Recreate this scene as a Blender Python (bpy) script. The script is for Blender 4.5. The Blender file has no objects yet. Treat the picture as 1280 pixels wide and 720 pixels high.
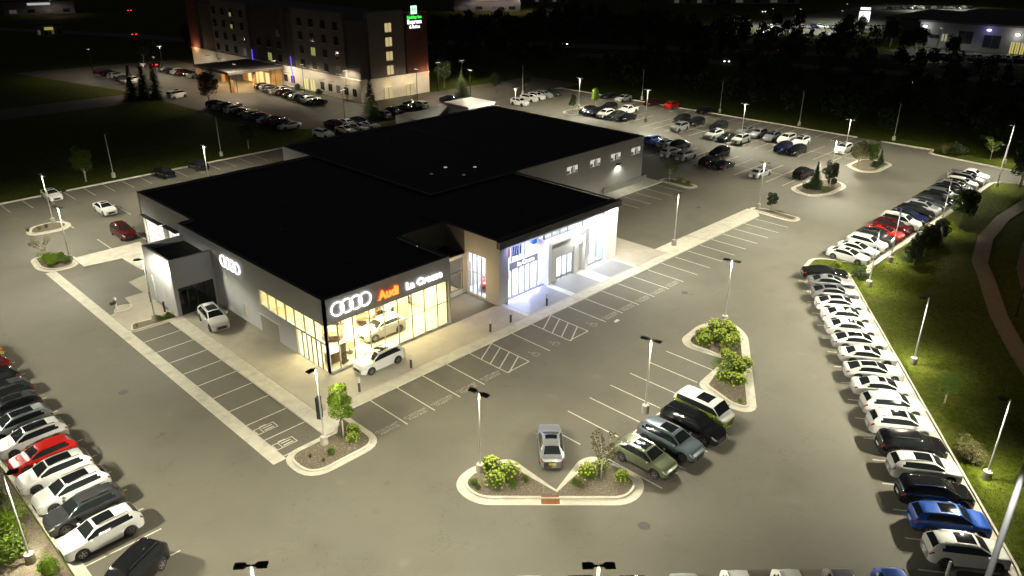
import bpy, bmesh, math, random
from mathutils import Vector, Matrix
R = math.radians
S = bpy.context.scene
C = S.collection

# ------------------------------------------------------------------ camera, world, moonlight, exposure
cam_d = bpy.data.cameras.new('camera')
cam = bpy.data.objects.new('camera', cam_d)
C.objects.link(cam)
cam_d.sensor_width = 36.0
cam_d.lens = 968.23 * 36.0 / 1280.0
cam_d.clip_start = 0.5
cam_d.clip_end = 6000
_yaw, _pit, _rol = R(44.293), R(24.294), R(0.199)
_f = Vector((math.cos(_pit) * math.cos(_yaw), math.cos(_pit) * math.sin(_yaw), -math.sin(_pit)))
_r = Vector((math.sin(_yaw), -math.cos(_yaw), 0))
_u = _r.cross(_f)
_r2 = _r * math.cos(_rol) + _u * math.sin(_rol)
_u2 = -_r * math.sin(_rol) + _u * math.cos(_rol)
cam.matrix_world = Matrix(((_r2.x, _u2.x, -_f.x, -30.29), (_r2.y, _u2.y, -_f.y, -45.58),
                           (_r2.z, _u2.z, -_f.z, 34.21), (0, 0, 0, 1)))
S.camera = cam

world = bpy.data.worlds.new('World')
S.world = world
world.use_nodes = True
_nt = world.node_tree
_bg = _nt.nodes['Background']
_sky = _nt.nodes.new('ShaderNodeTexSky')
_sky.sky_type = 'NISHITA'
_sky.sun_disc = False
_sky.sun_elevation = R(-2)
_sky.sun_rotation = R(250)
_nt.links.new(_sky.outputs[0], _bg.inputs[0])
_bg.inputs[1].default_value = 0.15

sun_d = bpy.data.lights.new('moon_light', 'SUN')
sun_d.energy = 0.006
sun_d.angle = R(0.5)
sun_d.color = (0.75, 0.82, 1.0)
sun = bpy.data.objects.new('moon_light', sun_d)
sun.rotation_euler = (R(50), 0, R(160))
C.objects.link(sun)

S.view_settings.view_transform = 'Standard'
S.view_settings.look = 'None'
S.view_settings.gamma = 1
S.view_settings.use_curve_mapping = False
S.view_settings.exposure = 0.0
S.render.engine = 'CYCLES'
S.cycles.use_denoising = True
S.cycles.use_light_tree = True
S.cycles.max_bounces = 6
S.cycles.diffuse_bounces = 2
S.cycles.glossy_bounces = 3
S.cycles.transmission_bounces = 3
S.cycles.transparent_max_bounces = 12
S.cycles.caustics_reflective = False
S.cycles.caustics_refractive = False
S.cycles.sample_clamp_indirect = 4.0
S.cycles.sample_clamp_direct = 0.0

LAMP = (1.0, 0.95, 0.74)      # parking-lot luminaires
POWER = 445.0                 # of one luminaire head
IES_SCALE = 0.07

# ------------------------------------------------------------------ materials
MATS = {}
def mat(name, col, rough=0.6, metal=0.0, noise=None, bump=None, coat=0.0, emit=None, spec=0.5, mix2=None, trans=0.0):
    """procedural material; noise=(scale, amount[, detail]) mottles the colour, mix2=(scale, colour, low, high) patches"""
    if name in MATS: return MATS[name]
    m = bpy.data.materials.new(name); m.use_nodes = True
    nt = m.node_tree; b = nt.nodes['Principled BSDF']
    b.inputs['Base Color'].default_value = (*col, 1); b.inputs['Roughness'].default_value = rough
    b.inputs['Metallic'].default_value = metal; b.inputs['Specular IOR Level'].default_value = spec
    if coat:
        b.inputs['Coat Weight'].default_value = coat; b.inputs['Coat Roughness'].default_value = 0.04
    if trans: b.inputs['Transmission Weight'].default_value = trans
    if emit:
        b.inputs['Emission Color'].default_value = (*emit[0], 1); b.inputs['Emission Strength'].default_value = emit[1]
    geo = None
    def pos():
        nonlocal geo
        if geo is None: geo = nt.nodes.new('ShaderNodeNewGeometry')
        return geo.outputs['Position']
    src = None
    if noise:
        n = nt.nodes.new('ShaderNodeTexNoise'); n.inputs['Scale'].default_value = noise[0]
        n.inputs['Detail'].default_value = noise[2] if len(noise) > 2 else 6; n.inputs['Roughness'].default_value = 0.65
        nt.links.new(pos(), n.inputs['Vector'])
        r = nt.nodes.new('ShaderNodeMapRange'); r.inputs['From Min'].default_value = 0.3; r.inputs['From Max'].default_value = 0.7
        r.inputs['To Min'].default_value = 1 - noise[1]; r.inputs['To Max'].default_value = 1 + noise[1]
        nt.links.new(n.outputs['Fac'], r.inputs['Value'])
        mx = nt.nodes.new('ShaderNodeVectorMath'); mx.operation = 'SCALE'; mx.inputs[0].default_value = col
        nt.links.new(r.outputs[0], mx.inputs['Scale']); src = mx.outputs[0]
    if mix2:
        n = nt.nodes.new('ShaderNodeTexNoise'); n.inputs['Scale'].default_value = mix2[0]; n.inputs['Detail'].default_value = 5
        nt.links.new(pos(), n.inputs['Vector'])
        r = nt.nodes.new('ShaderNodeMapRange'); r.inputs['From Min'].default_value = mix2[2]; r.inputs['From Max'].default_value = mix2[3]
        nt.links.new(n.outputs['Fac'], r.inputs['Value'])
        mm = nt.nodes.new('ShaderNodeMix'); mm.data_type = 'RGBA'
        nt.links.new(r.outputs[0], mm.inputs['Factor'])
        if src: nt.links.new(src, mm.inputs['A'])
        else: mm.inputs['A'].default_value = (*col, 1)
        mm.inputs['B'].default_value = (*mix2[1], 1); src = mm.outputs['Result']
    if src: nt.links.new(src, b.inputs['Base Color'])
    if bump:
        n = nt.nodes.new('ShaderNodeTexNoise'); n.inputs['Scale'].default_value = bump[0]; n.inputs['Detail'].default_value = 4
        nt.links.new(pos(), n.inputs['Vector'])
        bp = nt.nodes.new('ShaderNodeBump'); bp.inputs['Strength'].default_value = bump[1]; bp.inputs['Distance'].default_value = bump[2] if len(bump) > 2 else 0.02
        nt.links.new(n.outputs['Fac'], bp.inputs['Height']); nt.links.new(bp.outputs[0], b.inputs['Normal'])
    MATS[name] = m
    return m

def emission(name, col, strength):
    return mat(name, (0.02, 0.02, 0.02), 0.5, emit=(col, strength))

def glass_mat(name, tint, refl=0.12, rough=0.02):
    """thin window glass: clear panes that let light through and mirror a little"""
    if name in MATS: return MATS[name]
    m = bpy.data.materials.new(name); m.use_nodes = True; nt = m.node_tree
    for n in list(nt.nodes): nt.nodes.remove(n)
    o = nt.nodes.new('ShaderNodeOutputMaterial'); t = nt.nodes.new('ShaderNodeBsdfTransparent'); t.inputs[0].default_value = (*tint, 1)
    g = nt.nodes.new('ShaderNodeBsdfGlossy'); g.inputs['Roughness'].default_value = rough
    lw = nt.nodes.new('ShaderNodeLayerWeight'); lw.inputs[0].default_value = 0.5
    pw = nt.nodes.new('ShaderNodeMath'); pw.operation = 'POWER'; pw.inputs[1].default_value = 4.0
    ma = nt.nodes.new('ShaderNodeMath'); ma.operation = 'MULTIPLY_ADD'; ma.inputs[1].default_value = 0.6; ma.inputs[2].default_value = refl * 0.4
    nt.links.new(lw.outputs['Facing'], pw.inputs[0]); nt.links.new(pw.outputs[0], ma.inputs[0])
    mx = nt.nodes.new('ShaderNodeMixShader')
    nt.links.new(ma.outputs[0], mx.inputs[0]); nt.links.new(t.outputs[0], mx.inputs[1]); nt.links.new(g.outputs[0], mx.inputs[2])
    nt.links.new(mx.outputs[0], o.inputs[0])
    MATS[name] = m
    return m

def lot_asphalt():
    """worn lot paving: aggregate grain, broad wear patches, oil-darkened spots, sealed cracks"""
    m = mat('lot_asphalt', (0.120, 0.109, 0.084), 0.78, noise=(0.09, 0.13, 4), bump=(30, 0.25, 0.01))
    nt = m.node_tree; b = nt.nodes['Principled BSDF']
    base = b.inputs['Base Color'].links[0].from_socket
    geo = [n for n in nt.nodes if n.bl_idname == 'ShaderNodeNewGeometry'][0]
    def layer(src, scale, lo, hi, col, kind='noise', fac=1.0, detail=5):
        if kind == 'noise':
            n = nt.nodes.new('ShaderNodeTexNoise'); n.inputs['Scale'].default_value = scale; n.inputs['Detail'].default_value = detail; out = n.outputs['Fac']
        else:
            n = nt.nodes.new('ShaderNodeTexVoronoi'); n.feature = 'DISTANCE_TO_EDGE'; n.inputs['Scale'].default_value = scale; out = n.outputs['Distance']
        nt.links.new(geo.outputs['Position'], n.inputs['Vector'])
        r = nt.nodes.new('ShaderNodeMapRange'); r.inputs['From Min'].default_value = lo; r.inputs['From Max'].default_value = hi; r.inputs['To Max'].default_value = fac
        nt.links.new(out, r.inputs['Value'])
        mm = nt.nodes.new('ShaderNodeMix'); mm.data_type = 'RGBA'; nt.links.new(r.outputs[0], mm.inputs['Factor'])
        nt.links.new(src, mm.inputs['A']); mm.inputs['B'].default_value = (*col, 1)
        return mm.outputs['Result']
    s = layer(base, 14.0, 0.45, 0.8, (0.16, 0.145, 0.108), fac=0.5, detail=8)
    s = layer(s, 0.22, 0.56, 0.72, (0.086, 0.077, 0.057), fac=0.45)
    s = layer(s, 0.6, 0.68, 0.76, (0.055, 0.05, 0.042), fac=0.55)
    s = layer(s, 0.35, 0.66, 0.74, (0.17, 0.155, 0.115), fac=0.5)
    # sealed cracks: thin winding lines where two warped noise fields cross
    w = nt.nodes.new('ShaderNodeTexNoise'); w.inputs['Scale'].default_value = 0.045; w.inputs['Detail'].default_value = 6; w.inputs['Roughness'].default_value = 0.6
    nt.links.new(geo.outputs['Position'], w.inputs['Vector'])
    d1 = nt.nodes.new('ShaderNodeMath'); d1.operation = 'SUBTRACT'; d1.inputs[1].default_value = 0.5; nt.links.new(w.outputs['Fac'], d1.inputs[0])
    d2 = nt.nodes.new('ShaderNodeMath'); d2.operation = 'ABSOLUTE'; nt.links.new(d1.outputs[0], d2.inputs[0])
    r = nt.nodes.new('ShaderNodeMapRange'); r.inputs['From Min'].default_value = 0.0; r.inputs['From Max'].default_value = 0.0011; r.inputs['To Min'].default_value = 0.5; r.inputs['To Max'].default_value = 0.0
    nt.links.new(d2.outputs[0], r.inputs['Value'])
    mm = nt.nodes.new('ShaderNodeMix'); mm.data_type = 'RGBA'; nt.links.new(r.outputs[0], mm.inputs['Factor']); nt.links.new(s, mm.inputs['A']); mm.inputs['B'].default_value = (0.055, 0.05, 0.042, 1); s = mm.outputs['Result']
    # paver-lane seams every few metres along the aisle
    sx = nt.nodes.new('ShaderNodeSeparateXYZ'); nt.links.new(geo.outputs['Position'], sx.inputs[0])
    f1 = nt.nodes.new('ShaderNodeMath'); f1.operation = 'PINGPONG'; f1.inputs[1].default_value = 2.3; nt.links.new(sx.outputs['Y'], f1.inputs[0])
    r2 = nt.nodes.new('ShaderNodeMapRange'); r2.inputs['From Min'].default_value = 0.0; r2.inputs['From Max'].default_value = 0.05; r2.inputs['To Min'].default_value = 0.22; r2.inputs['To Max'].default_value = 0.0
    nt.links.new(f1.outputs[0], r2.inputs['Value'])
    m3 = nt.nodes.new('ShaderNodeMix'); m3.data_type = 'RGBA'; nt.links.new(r2.outputs[0], m3.inputs['Factor']); nt.links.new(s, m3.inputs['A']); m3.inputs['B'].default_value = (0.07, 0.064, 0.05, 1); s = m3.outputs['Result']
    nt.links.new(s, b.inputs['Base Color'])
    return m

M_ASPH = lot_asphalt()
M_ROAD = mat('road_asphalt', (0.10, 0.09, 0.075), 0.8, noise=(0.3, 0.2))
M_CONC = mat('kerb_concrete', (0.50, 0.47, 0.385), 0.8, noise=(1.3, 0.14), mix2=(0.7, (0.34, 0.31, 0.25), 0.55, 0.8), bump=(20, 0.15, 0.01))
M_WALK = mat('apron_concrete', (0.40, 0.365, 0.29), 0.75, noise=(0.9, 0.10), mix2=(0.45, (0.29, 0.26, 0.205), 0.5, 0.8), bump=(25, 0.12, 0.01))
M_PAD = mat('polished_pad', (0.22, 0.22, 0.215), 0.33, noise=(0.8, 0.08))
M_PAINT = mat('lot_marking_paint', (0.55, 0.53, 0.44), 0.7, noise=(4.0, 0.22), mix2=(6.0, (0.24, 0.22, 0.18), 0.58, 0.72))
M_WORN = mat('worn_marking_paint', (0.33, 0.31, 0.25), 0.7, noise=(5.0, 0.3), mix2=(5.0, (0.14, 0.13, 0.105), 0.48, 0.6))
M_GRASS = mat('lawn_grass', (0.058, 0.074, 0.006), 0.95, noise=(2.4, 0.55, 8), mix2=(0.55, (0.085, 0.082, 0.018), 0.5, 0.75), bump=(12, 0.8, 0.05), spec=0.1)
M_MULCH = mat('mulch', (0.13, 0.105, 0.07), 0.95, noise=(9.0, 0.5, 3), bump=(14, 1.0, 0.04))
M_BARK = mat('bark', (0.20, 0.17, 0.12), 0.9, noise=(12, 0.3))
M_PALEBARK = mat('pale_bark', (0.42, 0.38, 0.30), 0.9, noise=(12, 0.25))
def leafmat(name, c):
    m = mat(name, c, 0.6, noise=(2.5, 0.35), spec=0.25); return m
M_LEAF = leafmat('leaf_bright', (0.085, 0.135, 0.014))
M_LEAFD = leafmat('leaf_dark', (0.028, 0.045, 0.014))
M_LEAFL = leafmat('leaf_lime', (0.15, 0.235, 0.016))
M_SCRUB = leafmat('leaf_dry', (0.12, 0.11, 0.05))
M_BLOOM = mat('hydrangea_bloom', (0.33, 0.41, 0.05), 0.8, noise=(9, 0.25))
M_POLE = mat('galvanised_pole', (0.46, 0.46, 0.42), 0.5, 0.0, noise=(3, 0.08))
M_BLACK = mat('black_powder_coat', (0.012, 0.012, 0.013), 0.5)
M_BASE = mat('lamp_base_concrete', (0.40, 0.38, 0.31), 0.85, noise=(5, 0.15))
M_ROOF = mat('roof_membrane', (0.030, 0.028, 0.034), 0.7, noise=(0.5, 0.25))
M_METAL = mat('grey_metal_cladding', (0.50, 0.505, 0.51), 0.5, 0.1, noise=(0.6, 0.05))
M_METALD = mat('dark_metal_trim', (0.05, 0.05, 0.053), 0.45, 0.4)
M_STUCCO = mat('light_grey_wall', (0.40, 0.395, 0.38), 0.75, noise=(0.8, 0.06))
M_WHITE = mat('white_wall', (0.72, 0.72, 0.70), 0.5, noise=(0.8, 0.03))
M_CREAM = mat('cream_wall', (0.70, 0.64, 0.50), 0.7, noise=(0.8, 0.04))
M_TILE = mat('cream_floor_tile', (0.62, 0.56, 0.43), 0.25, noise=(0.7, 0.05))
M_TILEW = mat('white_floor_tile', (0.60, 0.61, 0.64), 0.25, noise=(0.7, 0.05))
M_MULL = mat('aluminium_mullion', (0.34, 0.33, 0.30), 0.4, 0.5)
M_GLASS = glass_mat('clear_glass', (0.93, 0.95, 0.93), 0.16)
M_GLASSD = glass_mat('green_tinted_glass', (0.42, 0.52, 0.46), 0.35)
M_TYRE = mat('tyre_rubber', (0.018, 0.018, 0.018), 0.85)
M_RIM = mat('alloy_rim', (0.42, 0.42, 0.43), 0.3, 0.8)
M_CARGLASS = mat('car_glass', (0.014, 0.017, 0.018), 0.05, coat=0.6, spec=0.6)
M_CARROOFGLASS = mat('car_roof_glass', (0.008, 0.009, 0.010), 0.06, coat=0.7, spec=0.6)
M_CLAD = mat('car_black_trim', (0.018, 0.018, 0.019), 0.5)
M_HEAD = mat('car_headlight', (0.50, 0.52, 0.53), 0.12, coat=1.0)
M_TAIL = mat('car_taillight', (0.32, 0.012, 0.012), 0.15, coat=1.0)
M_CHROME = mat('car_chrome', (0.6, 0.6, 0.6), 0.15, 1.0)
M_PLATE = mat('yellow_dealer_plate', (0.60, 0.52, 0.03), 0.5)
M_PLATEW = mat('white_plate', (0.6, 0.6, 0.58), 0.5)
PAINT = {}
for _n, _c, _m in (('white', (0.60, 0.60, 0.575), 0), ('silver', (0.40, 0.41, 0.42), 0.55), ('pale grey', (0.33, 0.35, 0.37), 0.2), ('grey', (0.19, 0.19, 0.20), 0.3),
                   ('dark grey', (0.055, 0.057, 0.06), 0.35), ('black', (0.008, 0.008, 0.009), 0.0), ('red', (0.44, 0.010, 0.006), 0.0),
                   ('blue', (0.018, 0.085, 0.42), 0.15), ('dark blue', (0.012, 0.016, 0.06), 0.2), ('maroon', (0.075, 0.008, 0.008), 0.15),
                   ('olive green', (0.14, 0.155, 0.095), 0.35), ('blue-grey', (0.13, 0.16, 0.19), 0.35), ('lime', (0.24, 0.33, 0.02), 0.1),
                   ('gold', (0.30, 0.25, 0.045), 0.1), ('bronze', (0.16, 0.10, 0.04), 0.4)):
    PAINT[_n] = mat('car_paint_' + _n.replace(' ', '_').replace('-', '_'), _c, 0.3 if max(_c) > 0.1 else 0.16, _m, coat=0.8, spec=0.25 if max(_c) > 0.1 else 0.18)

# ------------------------------------------------------------------ object helpers
def wm(o):
    m = o.matrix_basis.copy()
    if o.parent: m = wm(o.parent) @ o.matrix_parent_inverse @ m
    return m
def tag(o, label=None, cat=None, group=None, kind=None):
    if label: o['label'] = label
    if cat: o['category'] = cat
    if group: o['group'] = group
    if kind: o['kind'] = kind
    return o
def empty(name, loc, rz=0, label=None, cat=None, group=None):
    o = bpy.data.objects.new(name, None); C.objects.link(o)
    o.location = loc; o.rotation_euler = (0, 0, rz); o.empty_display_size = 0.3
    return tag(o, label, cat, group)
def link(name, me, parent=None, world=False, m=None):
    o = bpy.data.objects.new(name, me); C.objects.link(o)
    if parent:
        o.parent = parent
        if world: o.matrix_parent_inverse = wm(parent).inverted()
    if m is not None:
        if me.materials:
            o.material_slots[0].link = 'OBJECT'; o.material_slots[0].material = m
    return o
class MB:
    def __init__(s): s.v = []; s.f = []
    def add(s, vs, fs):
        n = len(s.v); s.v += [tuple(x) for x in vs]; s.f += [tuple(i + n for i in f) for f in fs]; return s
    def box(s, x0, x1, y0, y1, z0, z1):
        return s.add([(x0, y0, z0), (x1, y0, z0), (x1, y1, z0), (x0, y1, z0), (x0, y0, z1), (x1, y0, z1), (x1, y1, z1), (x0, y1, z1)],
                     [(0, 3, 2, 1), (4, 5, 6, 7), (0, 1, 5, 4), (1, 2, 6, 5), (2, 3, 7, 6), (3, 0, 4, 7)])
    def bar(s, a, b, w, h):
        """box beam from a to b, w wide, h high (vertical if upright)"""
        a = Vector(a); b = Vector(b); d = (b - a).normalized(); up = Vector((0, 0, 1)) if abs(d.z) < 0.9 else Vector((1, 0, 0))
        r = d.cross(up).normalized() * w / 2; u = r.cross(d).normalized() * h / 2
        vs = [a - r - u, a + r - u, a + r + u, a - r + u, b - r - u, b + r - u, b + r + u, b - r + u]
        return s.add(vs, [(0, 1, 2, 3), (7, 6, 5, 4), (0, 4, 5, 1), (1, 5, 6, 2), (2, 6, 7, 3), (3, 7, 4, 0)])
    def tube(s, a, b, r0, r1, n=8, caps=True):
        a = Vector(a); b = Vector(b); d = (b - a).normalized(); up = Vector((0, 0, 1)) if abs(d.z) < 0.9 else Vector((1, 0, 0))
        x = d.cross(up).normalized(); y = d.cross(x)
        vs = [a + (x * math.cos(t) + y * math.sin(t)) * r0 for t in [2 * math.pi * i / n for i in range(n)]]
        vs += [b + (x * math.cos(t) + y * math.sin(t)) * r1 for t in [2 * math.pi * i / n for i in range(n)]]
        fs = [(i, i + n, (i + 1) % n + n, (i + 1) % n) for i in range(n)]
        if caps: fs += [tuple(range(n)), tuple(range(2 * n - 1, n - 1, -1))]
        return s.add(vs, fs)
    def prism(s, poly, z0, z1, bottom=False):
        n = len(poly); vs = [(x, y, z0) for x, y in poly] + [(x, y, z1) for x, y in poly]
        fs = [tuple(range(n, 2 * n))] + [(i, (i + 1) % n, (i + 1) % n + n, i + n) for i in range(n)]
        if bottom: fs.append(tuple(range(n - 1, -1, -1)))
        return s.add(vs, fs)
    def flat(s, poly, z): return s.add([(x, y, z) for x, y in poly], [tuple(range(len(poly)))])
    def ring(s, inner, outer, z0, z1):
        """band between two closed outlines with the same number of points: top, outer side, inner side"""
        n = len(inner); vs = [(x, y, z1) for x, y in inner] + [(x, y, z1) for x, y in outer] + [(x, y, z0) for x, y in outer] + [(x, y, z0) for x, y in inner]
        fs = []
        for i in range(n):
            j = (i + 1) % n
            fs += [(i, i + n, j + n, j), (i + n, i + 2 * n, j + 2 * n, j + n), (i, j, j + 3 * n, i + 3 * n)]
        return s.add(vs, fs)
    def strip(s, pts, w, z0, z1, off=0.0):
        """extruded band along an open polyline, w wide, shifted sideways by off (to the left)"""
        L = []; Rr = []
        n = len(pts)
        for i, p in enumerate(pts):
            a = Vector(pts[max(i - 1, 0)]); b = Vector(pts[min(i + 1, n - 1)]); d = (b - a).normalized(); q = Vector((-d.y, d.x)); p = Vector(p)
            k = 1.0
            if 0 < i < n - 1:
                e = (Vector(pts[i]) - a).normalized(); k = 1 / max(0.5, q.dot(Vector((-e.y, e.x))))
            L.append(p + q * (off + w / 2) * k); Rr.append(p + q * (off - w / 2) * k)
        vs = [(*p, z1) for p in L] + [(*p, z1) for p in Rr] + [(*p, z0) for p in L] + [(*p, z0) for p in Rr]
        fs = []
        for i in range(n - 1):
            fs += [(i + n, i + 1 + n, i + 1, i), (i, i + 1, i + 1 + 2 * n, i + 2 * n), (i + 1 + n, i + n, i + 3 * n, i + 1 + 3 * n)]
        fs += [(0, 2 * n, 3 * n, n), (n - 1, 2 * n - 1, 4 * n - 1, 3 * n - 1)]
        return s.add(vs, fs)
    def ico(s, c, r, sub=1, sq=(1, 1, 1)):
        vs, fs = ICO[sub]; c = Vector(c)
        return s.add([(c.x + v[0] * r * sq[0], c.y + v[1] * r * sq[1], c.z + v[2] * r * sq[2]) for v in vs], fs)
    def mesh(s, name, m=None, smooth=False):
        me = bpy.data.meshes.new(name); me.from_pydata(s.v, [], s.f)
        if m: me.materials.append(m)
        if smooth: me.polygons.foreach_set('use_smooth', [True] * len(me.polygons))
        me.update(); return me
    def build(s, name, m, parent=None, world=True, smooth=False, label=None, cat=None, group=None, kind=None):
        o = link(name, s.mesh(name, m, smooth), parent, world)
        return tag(o, label, cat, group, kind)
ICO = {}
for _s in (1, 2):
    _b = bmesh.new(); bmesh.ops.create_icosphere(_b, subdivisions=_s, radius=1.0)
    _b.verts.ensure_lookup_table()
    ICO[_s] = ([tuple(v.co) for v in _b.verts], [tuple(v.index for v in f.verts) for f in _b.faces]); _b.free()

def rounded(poly, rad, n=6):
    """closed outline with arcs at its corners; rad one number or one per corner"""
    out = []; N = len(poly)
    for i, p in enumerate(poly):
        r = rad[i] if isinstance(rad, (list, tuple)) else rad
        p = Vector(p); a = (Vector(poly[i - 1]) - p); b = (Vector(poly[(i + 1) % N]) - p)
        r = min(r, a.length * 0.48, b.length * 0.48)
        if r < 0.02: out.append(tuple(p)); continue
        a.normalize(); b.normalize()
        for k in range(n + 1):
            t = k / n
            q = p + a * r * (1 - t) ** 2 + b * r * t ** 2
            out.append((q.x, q.y))
    return out
def offset(poly, d):
    """outline moved outwards by d (poly counter-clockwise)"""
    out = []; n = len(poly)
    for i in range(n):
        p = Vector(poly[i]); a = Vector(poly[i - 1]); b = Vector(poly[(i + 1) % n])
        e1 = (p - a); e2 = (b - p)
        if e1.length < 1e-6: e1 = e2
        if e2.length < 1e-6: e2 = e1
        e1.normalize(); e2.normalize()
        n1 = Vector((e1.y, -e1.x)); n2 = Vector((e2.y, -e2.x)); m = (n1 + n2)
        m = m / max(0.35, m.length); k = d / max(0.45, m.dot(n1))
        out.append(tuple(p + m * k))
    return out
def ccw(poly):
    a = sum(poly[i - 1][0] * poly[i][1] - poly[i][0] * poly[i - 1][1] for i in range(len(poly)))
    return poly if a > 0 else poly[::-1]
ORD = ['', 'first', 'second', 'third', 'fourth', 'fifth', 'sixth', 'seventh', 'eighth', 'ninth', 'tenth', 'eleventh', 'twelfth', 'thirteenth',
       'fourteenth', 'fifteenth', 'sixteenth', 'seventeenth', 'eighteenth', 'nineteenth', 'twentieth', 'twenty-first', 'twenty-second']
def copy_tree(o, parent=None):
    c = o.copy(); C.objects.link(c); c.parent = parent
    for ch in o.children: copy_tree(ch, c)
    return c
def text_mesh(body, size, depth=0.02, bold=0.0, align='CENTER', spacing=1.0):
    cu = bpy.data.curves.new('lettering', 'FONT'); cu.body = body; cu.size = size; cu.extrude = depth; cu.align_x = align; cu.align_y = 'CENTER'
    cu.offset = bold; cu.space_character = spacing; cu.resolution_u = 3; cu.space_line = 0.9
    t = bpy.data.objects.new('lettering_source', cu); C.objects.link(t)
    dg = bpy.context.evaluated_depsgraph_get()
    me = bpy.data.meshes.new_from_object(t.evaluated_get(dg))
    bpy.data.objects.remove(t); bpy.data.curves.remove(cu)
    return me

# light distribution of the parking-lot luminaires: wide 'batwing', cut off below the horizontal
_ang = [0, 10, 20, 30, 40, 48, 55, 61, 66, 70, 74, 78, 82, 86, 90, 115, 180]
_cd = [780, 800, 880, 1060, 1450, 2000, 2650, 3250, 3350, 2700, 1600, 780, 380, 190, 80, 0, 0]
_ies = bpy.data.texts.new('luminaire_ies')
_ies.write('IESNA:LM-63-2002\n[TEST] luminaire\nTILT=NONE\n1 1000 1 %d 1 1 2 0 0 0\n1 1 100\n%s\n0\n%s\n' % (len(_ang), ' '.join(map(str, _ang)), ' '.join(map(str, _cd))))
_ief = bpy.data.texts.new('luminaire_ies_forward')     # forward-throw heads at the kerbs: little light behind the pole
_hz = [0, 45, 75, 95, 120, 180]
def _back(a, h):
    """share of the full intensity at vertical angle a, horizontal angle h: a wide throw to the front, a short one behind"""
    if h <= 75: return 1.15
    k = {95: 0.7, 120: 1.0, 180: 1.0}[h]
    t = min(1.0, max(0.0, (a - 14) / 30.0))
    return (1.5 + 0.9 * max(0.0, 1 - a / 30.0)) * (1 - k * (t * 0.994))
_ief.write('IESNA:LM-63-2002\n[TEST] luminaire\nTILT=NONE\n1 1000 1 %d %d 1 2 0 0 0\n1 1 100\n%s\n%s\n%s\n' % (len(_ang), len(_hz), ' '.join(map(str, _ang)), ' '.join(map(str, _hz)),
           '\n'.join(' '.join('%.1f' % (c * _back(a, h)) for a, c in zip(_ang, _cd)) for h in _hz)))
def light(name, loc, power, col, parent=None, kind='POINT', soft=0.12, ies=False, size=None, rot=None, spot=None, world=True):
    l = bpy.data.lights.new(name, kind); l.energy = power * (IES_SCALE if ies else 1.0); l.color = col
    if kind in ('POINT', 'SPOT'): l.shadow_soft_size = soft
    if kind == 'SPOT': l.spot_size = spot; l.spot_blend = 0.7
    if kind == 'AREA':
        l.shape = 'RECTANGLE'; l.size, l.size_y = size
    if ies:
        l.use_nodes = True; nt = l.node_tree; e = nt.nodes['Emission']
        t = nt.nodes.new('ShaderNodeTexIES'); t.mode = 'INTERNAL'; t.ies = _ief if ies == 'forward' else _ies
        nt.links.new(t.outputs[0], e.inputs['Strength'])
    o = bpy.data.objects.new(name, l); C.objects.link(o); o.location = loc
    if rot: o.rotation_euler = rot
    if ies == 'forward': o.rotation_euler = (0, 0, R(90))   # the file's front (0 deg) turned to the lamp's +x
    if parent:
        o.parent = parent
        if world: o.matrix_parent_inverse = wm(parent).inverted()
    return o
# ================================================================== THE SETTING: ground, lot, kerbs, islands, markings
g = MB(); g.flat([(-2500, -2500), (2500, -2500), (2500, 2500), (-2500, 2500)], -0.05)
g.build('ground', M_GRASS, kind='structure')
LOT = [(-23.35, -12.9), (10.0, -45.6), (16.0, -42.46), (53.24, -16.7), (56.6, -17.85), (104.2, -17.85), (106.5, -20.5), (106.5, -40), (114.5, -40), (114.5, -17.5), (116.6, -4.6),
       (119.6, -4.2), (119.6, 84), (93, 84), (93, 79), (62, 79), (-75, 77.3), (-75, 36), (-23.35, 36)]
lot = MB().flat(LOT, 0.0).build('parking_lot', M_ASPH, kind='structure')

def kerb(pts, side=1, w=0.16, h=0.14, gut=0.42):
    """concrete kerb along an open line with a flat gutter pan on the lot side (side=+1: lot to the left)"""
    k = MB().strip(pts, w, -0.05, h, -side * w / 2).build('kerb', M_CONC, kind='structure')
    if gut: MB().strip(pts, gut, 0.0, 0.006, side * gut / 2).build('gutter', M_CONC, kind='structure')
    return k
kerb([(16.0, -42.46), (53.24, -16.7)], gut=0.5)
kerb([(56.6, -17.85), (104.2, -17.85), (105.6, -18.6), (106.4, -20.5), (106.5, -40)], gut=0.5)
kerb([(114.5, -40), (114.5, -17.5), (116.3, -5.6), (116.9, -4.7), (119.5, -4.2), (119.55, 4.9)], gut=0.35)
kerb([(119.55, 9.4), (119.6, 84), (110.5, 84)], gut=0.35)
kerb([(93, 79), (62, 79), (2.5, 78.35)], gut=0.35)
kerb([(-0.6, 78.3), (-75, 77.3)], gut=0.35)
kerb([(-23.35, 36), (-23.35, -12.9)], gut=0.55)
kerb([(-23.35, -12.9), (10.0, -45.6)], gut=0.5)
kerb([(10.0, -45.6), (16.0, -42.46)], gut=0.3)

# raised lawn behind the right-hand kerbs, with grass
lawn = [(16.2, -42.6), (53.3, -16.95), (55.0, -18.4), (104.2, -18.05), (106.3, -20.6), (106.3, -22.7), (86.3, -23.0), (76.3, -23.8), (67.0, -25.6), (62.5, -27.6), (52.4, -31.4), (46.3, -34.5), (30, -43.5), (18, -50)]
MB().flat(ccw(lawn), 0.07).build('lawn', M_GRASS, kind='structure')
MB().flat(ccw([(114.7, -40), (114.7, -17.5), (116.5, -5.6), (117.1, -4.9), (119.8, -4.4), (135, -4.4), (135, -40)]), 0.07).build('lawn', M_GRASS, kind='structure')
rng = random.Random(5)
def inside(p, poly):
    c = False; n = len(poly)
    for i in range(n):
        a = poly[i - 1]; b = poly[i]
        if (a[1] > p[1]) != (b[1] > p[1]) and p[0] < (b[0] - a[0]) * (p[1] - a[1]) / (b[1] - a[1]) + a[0]: c = not c
    return c
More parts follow.
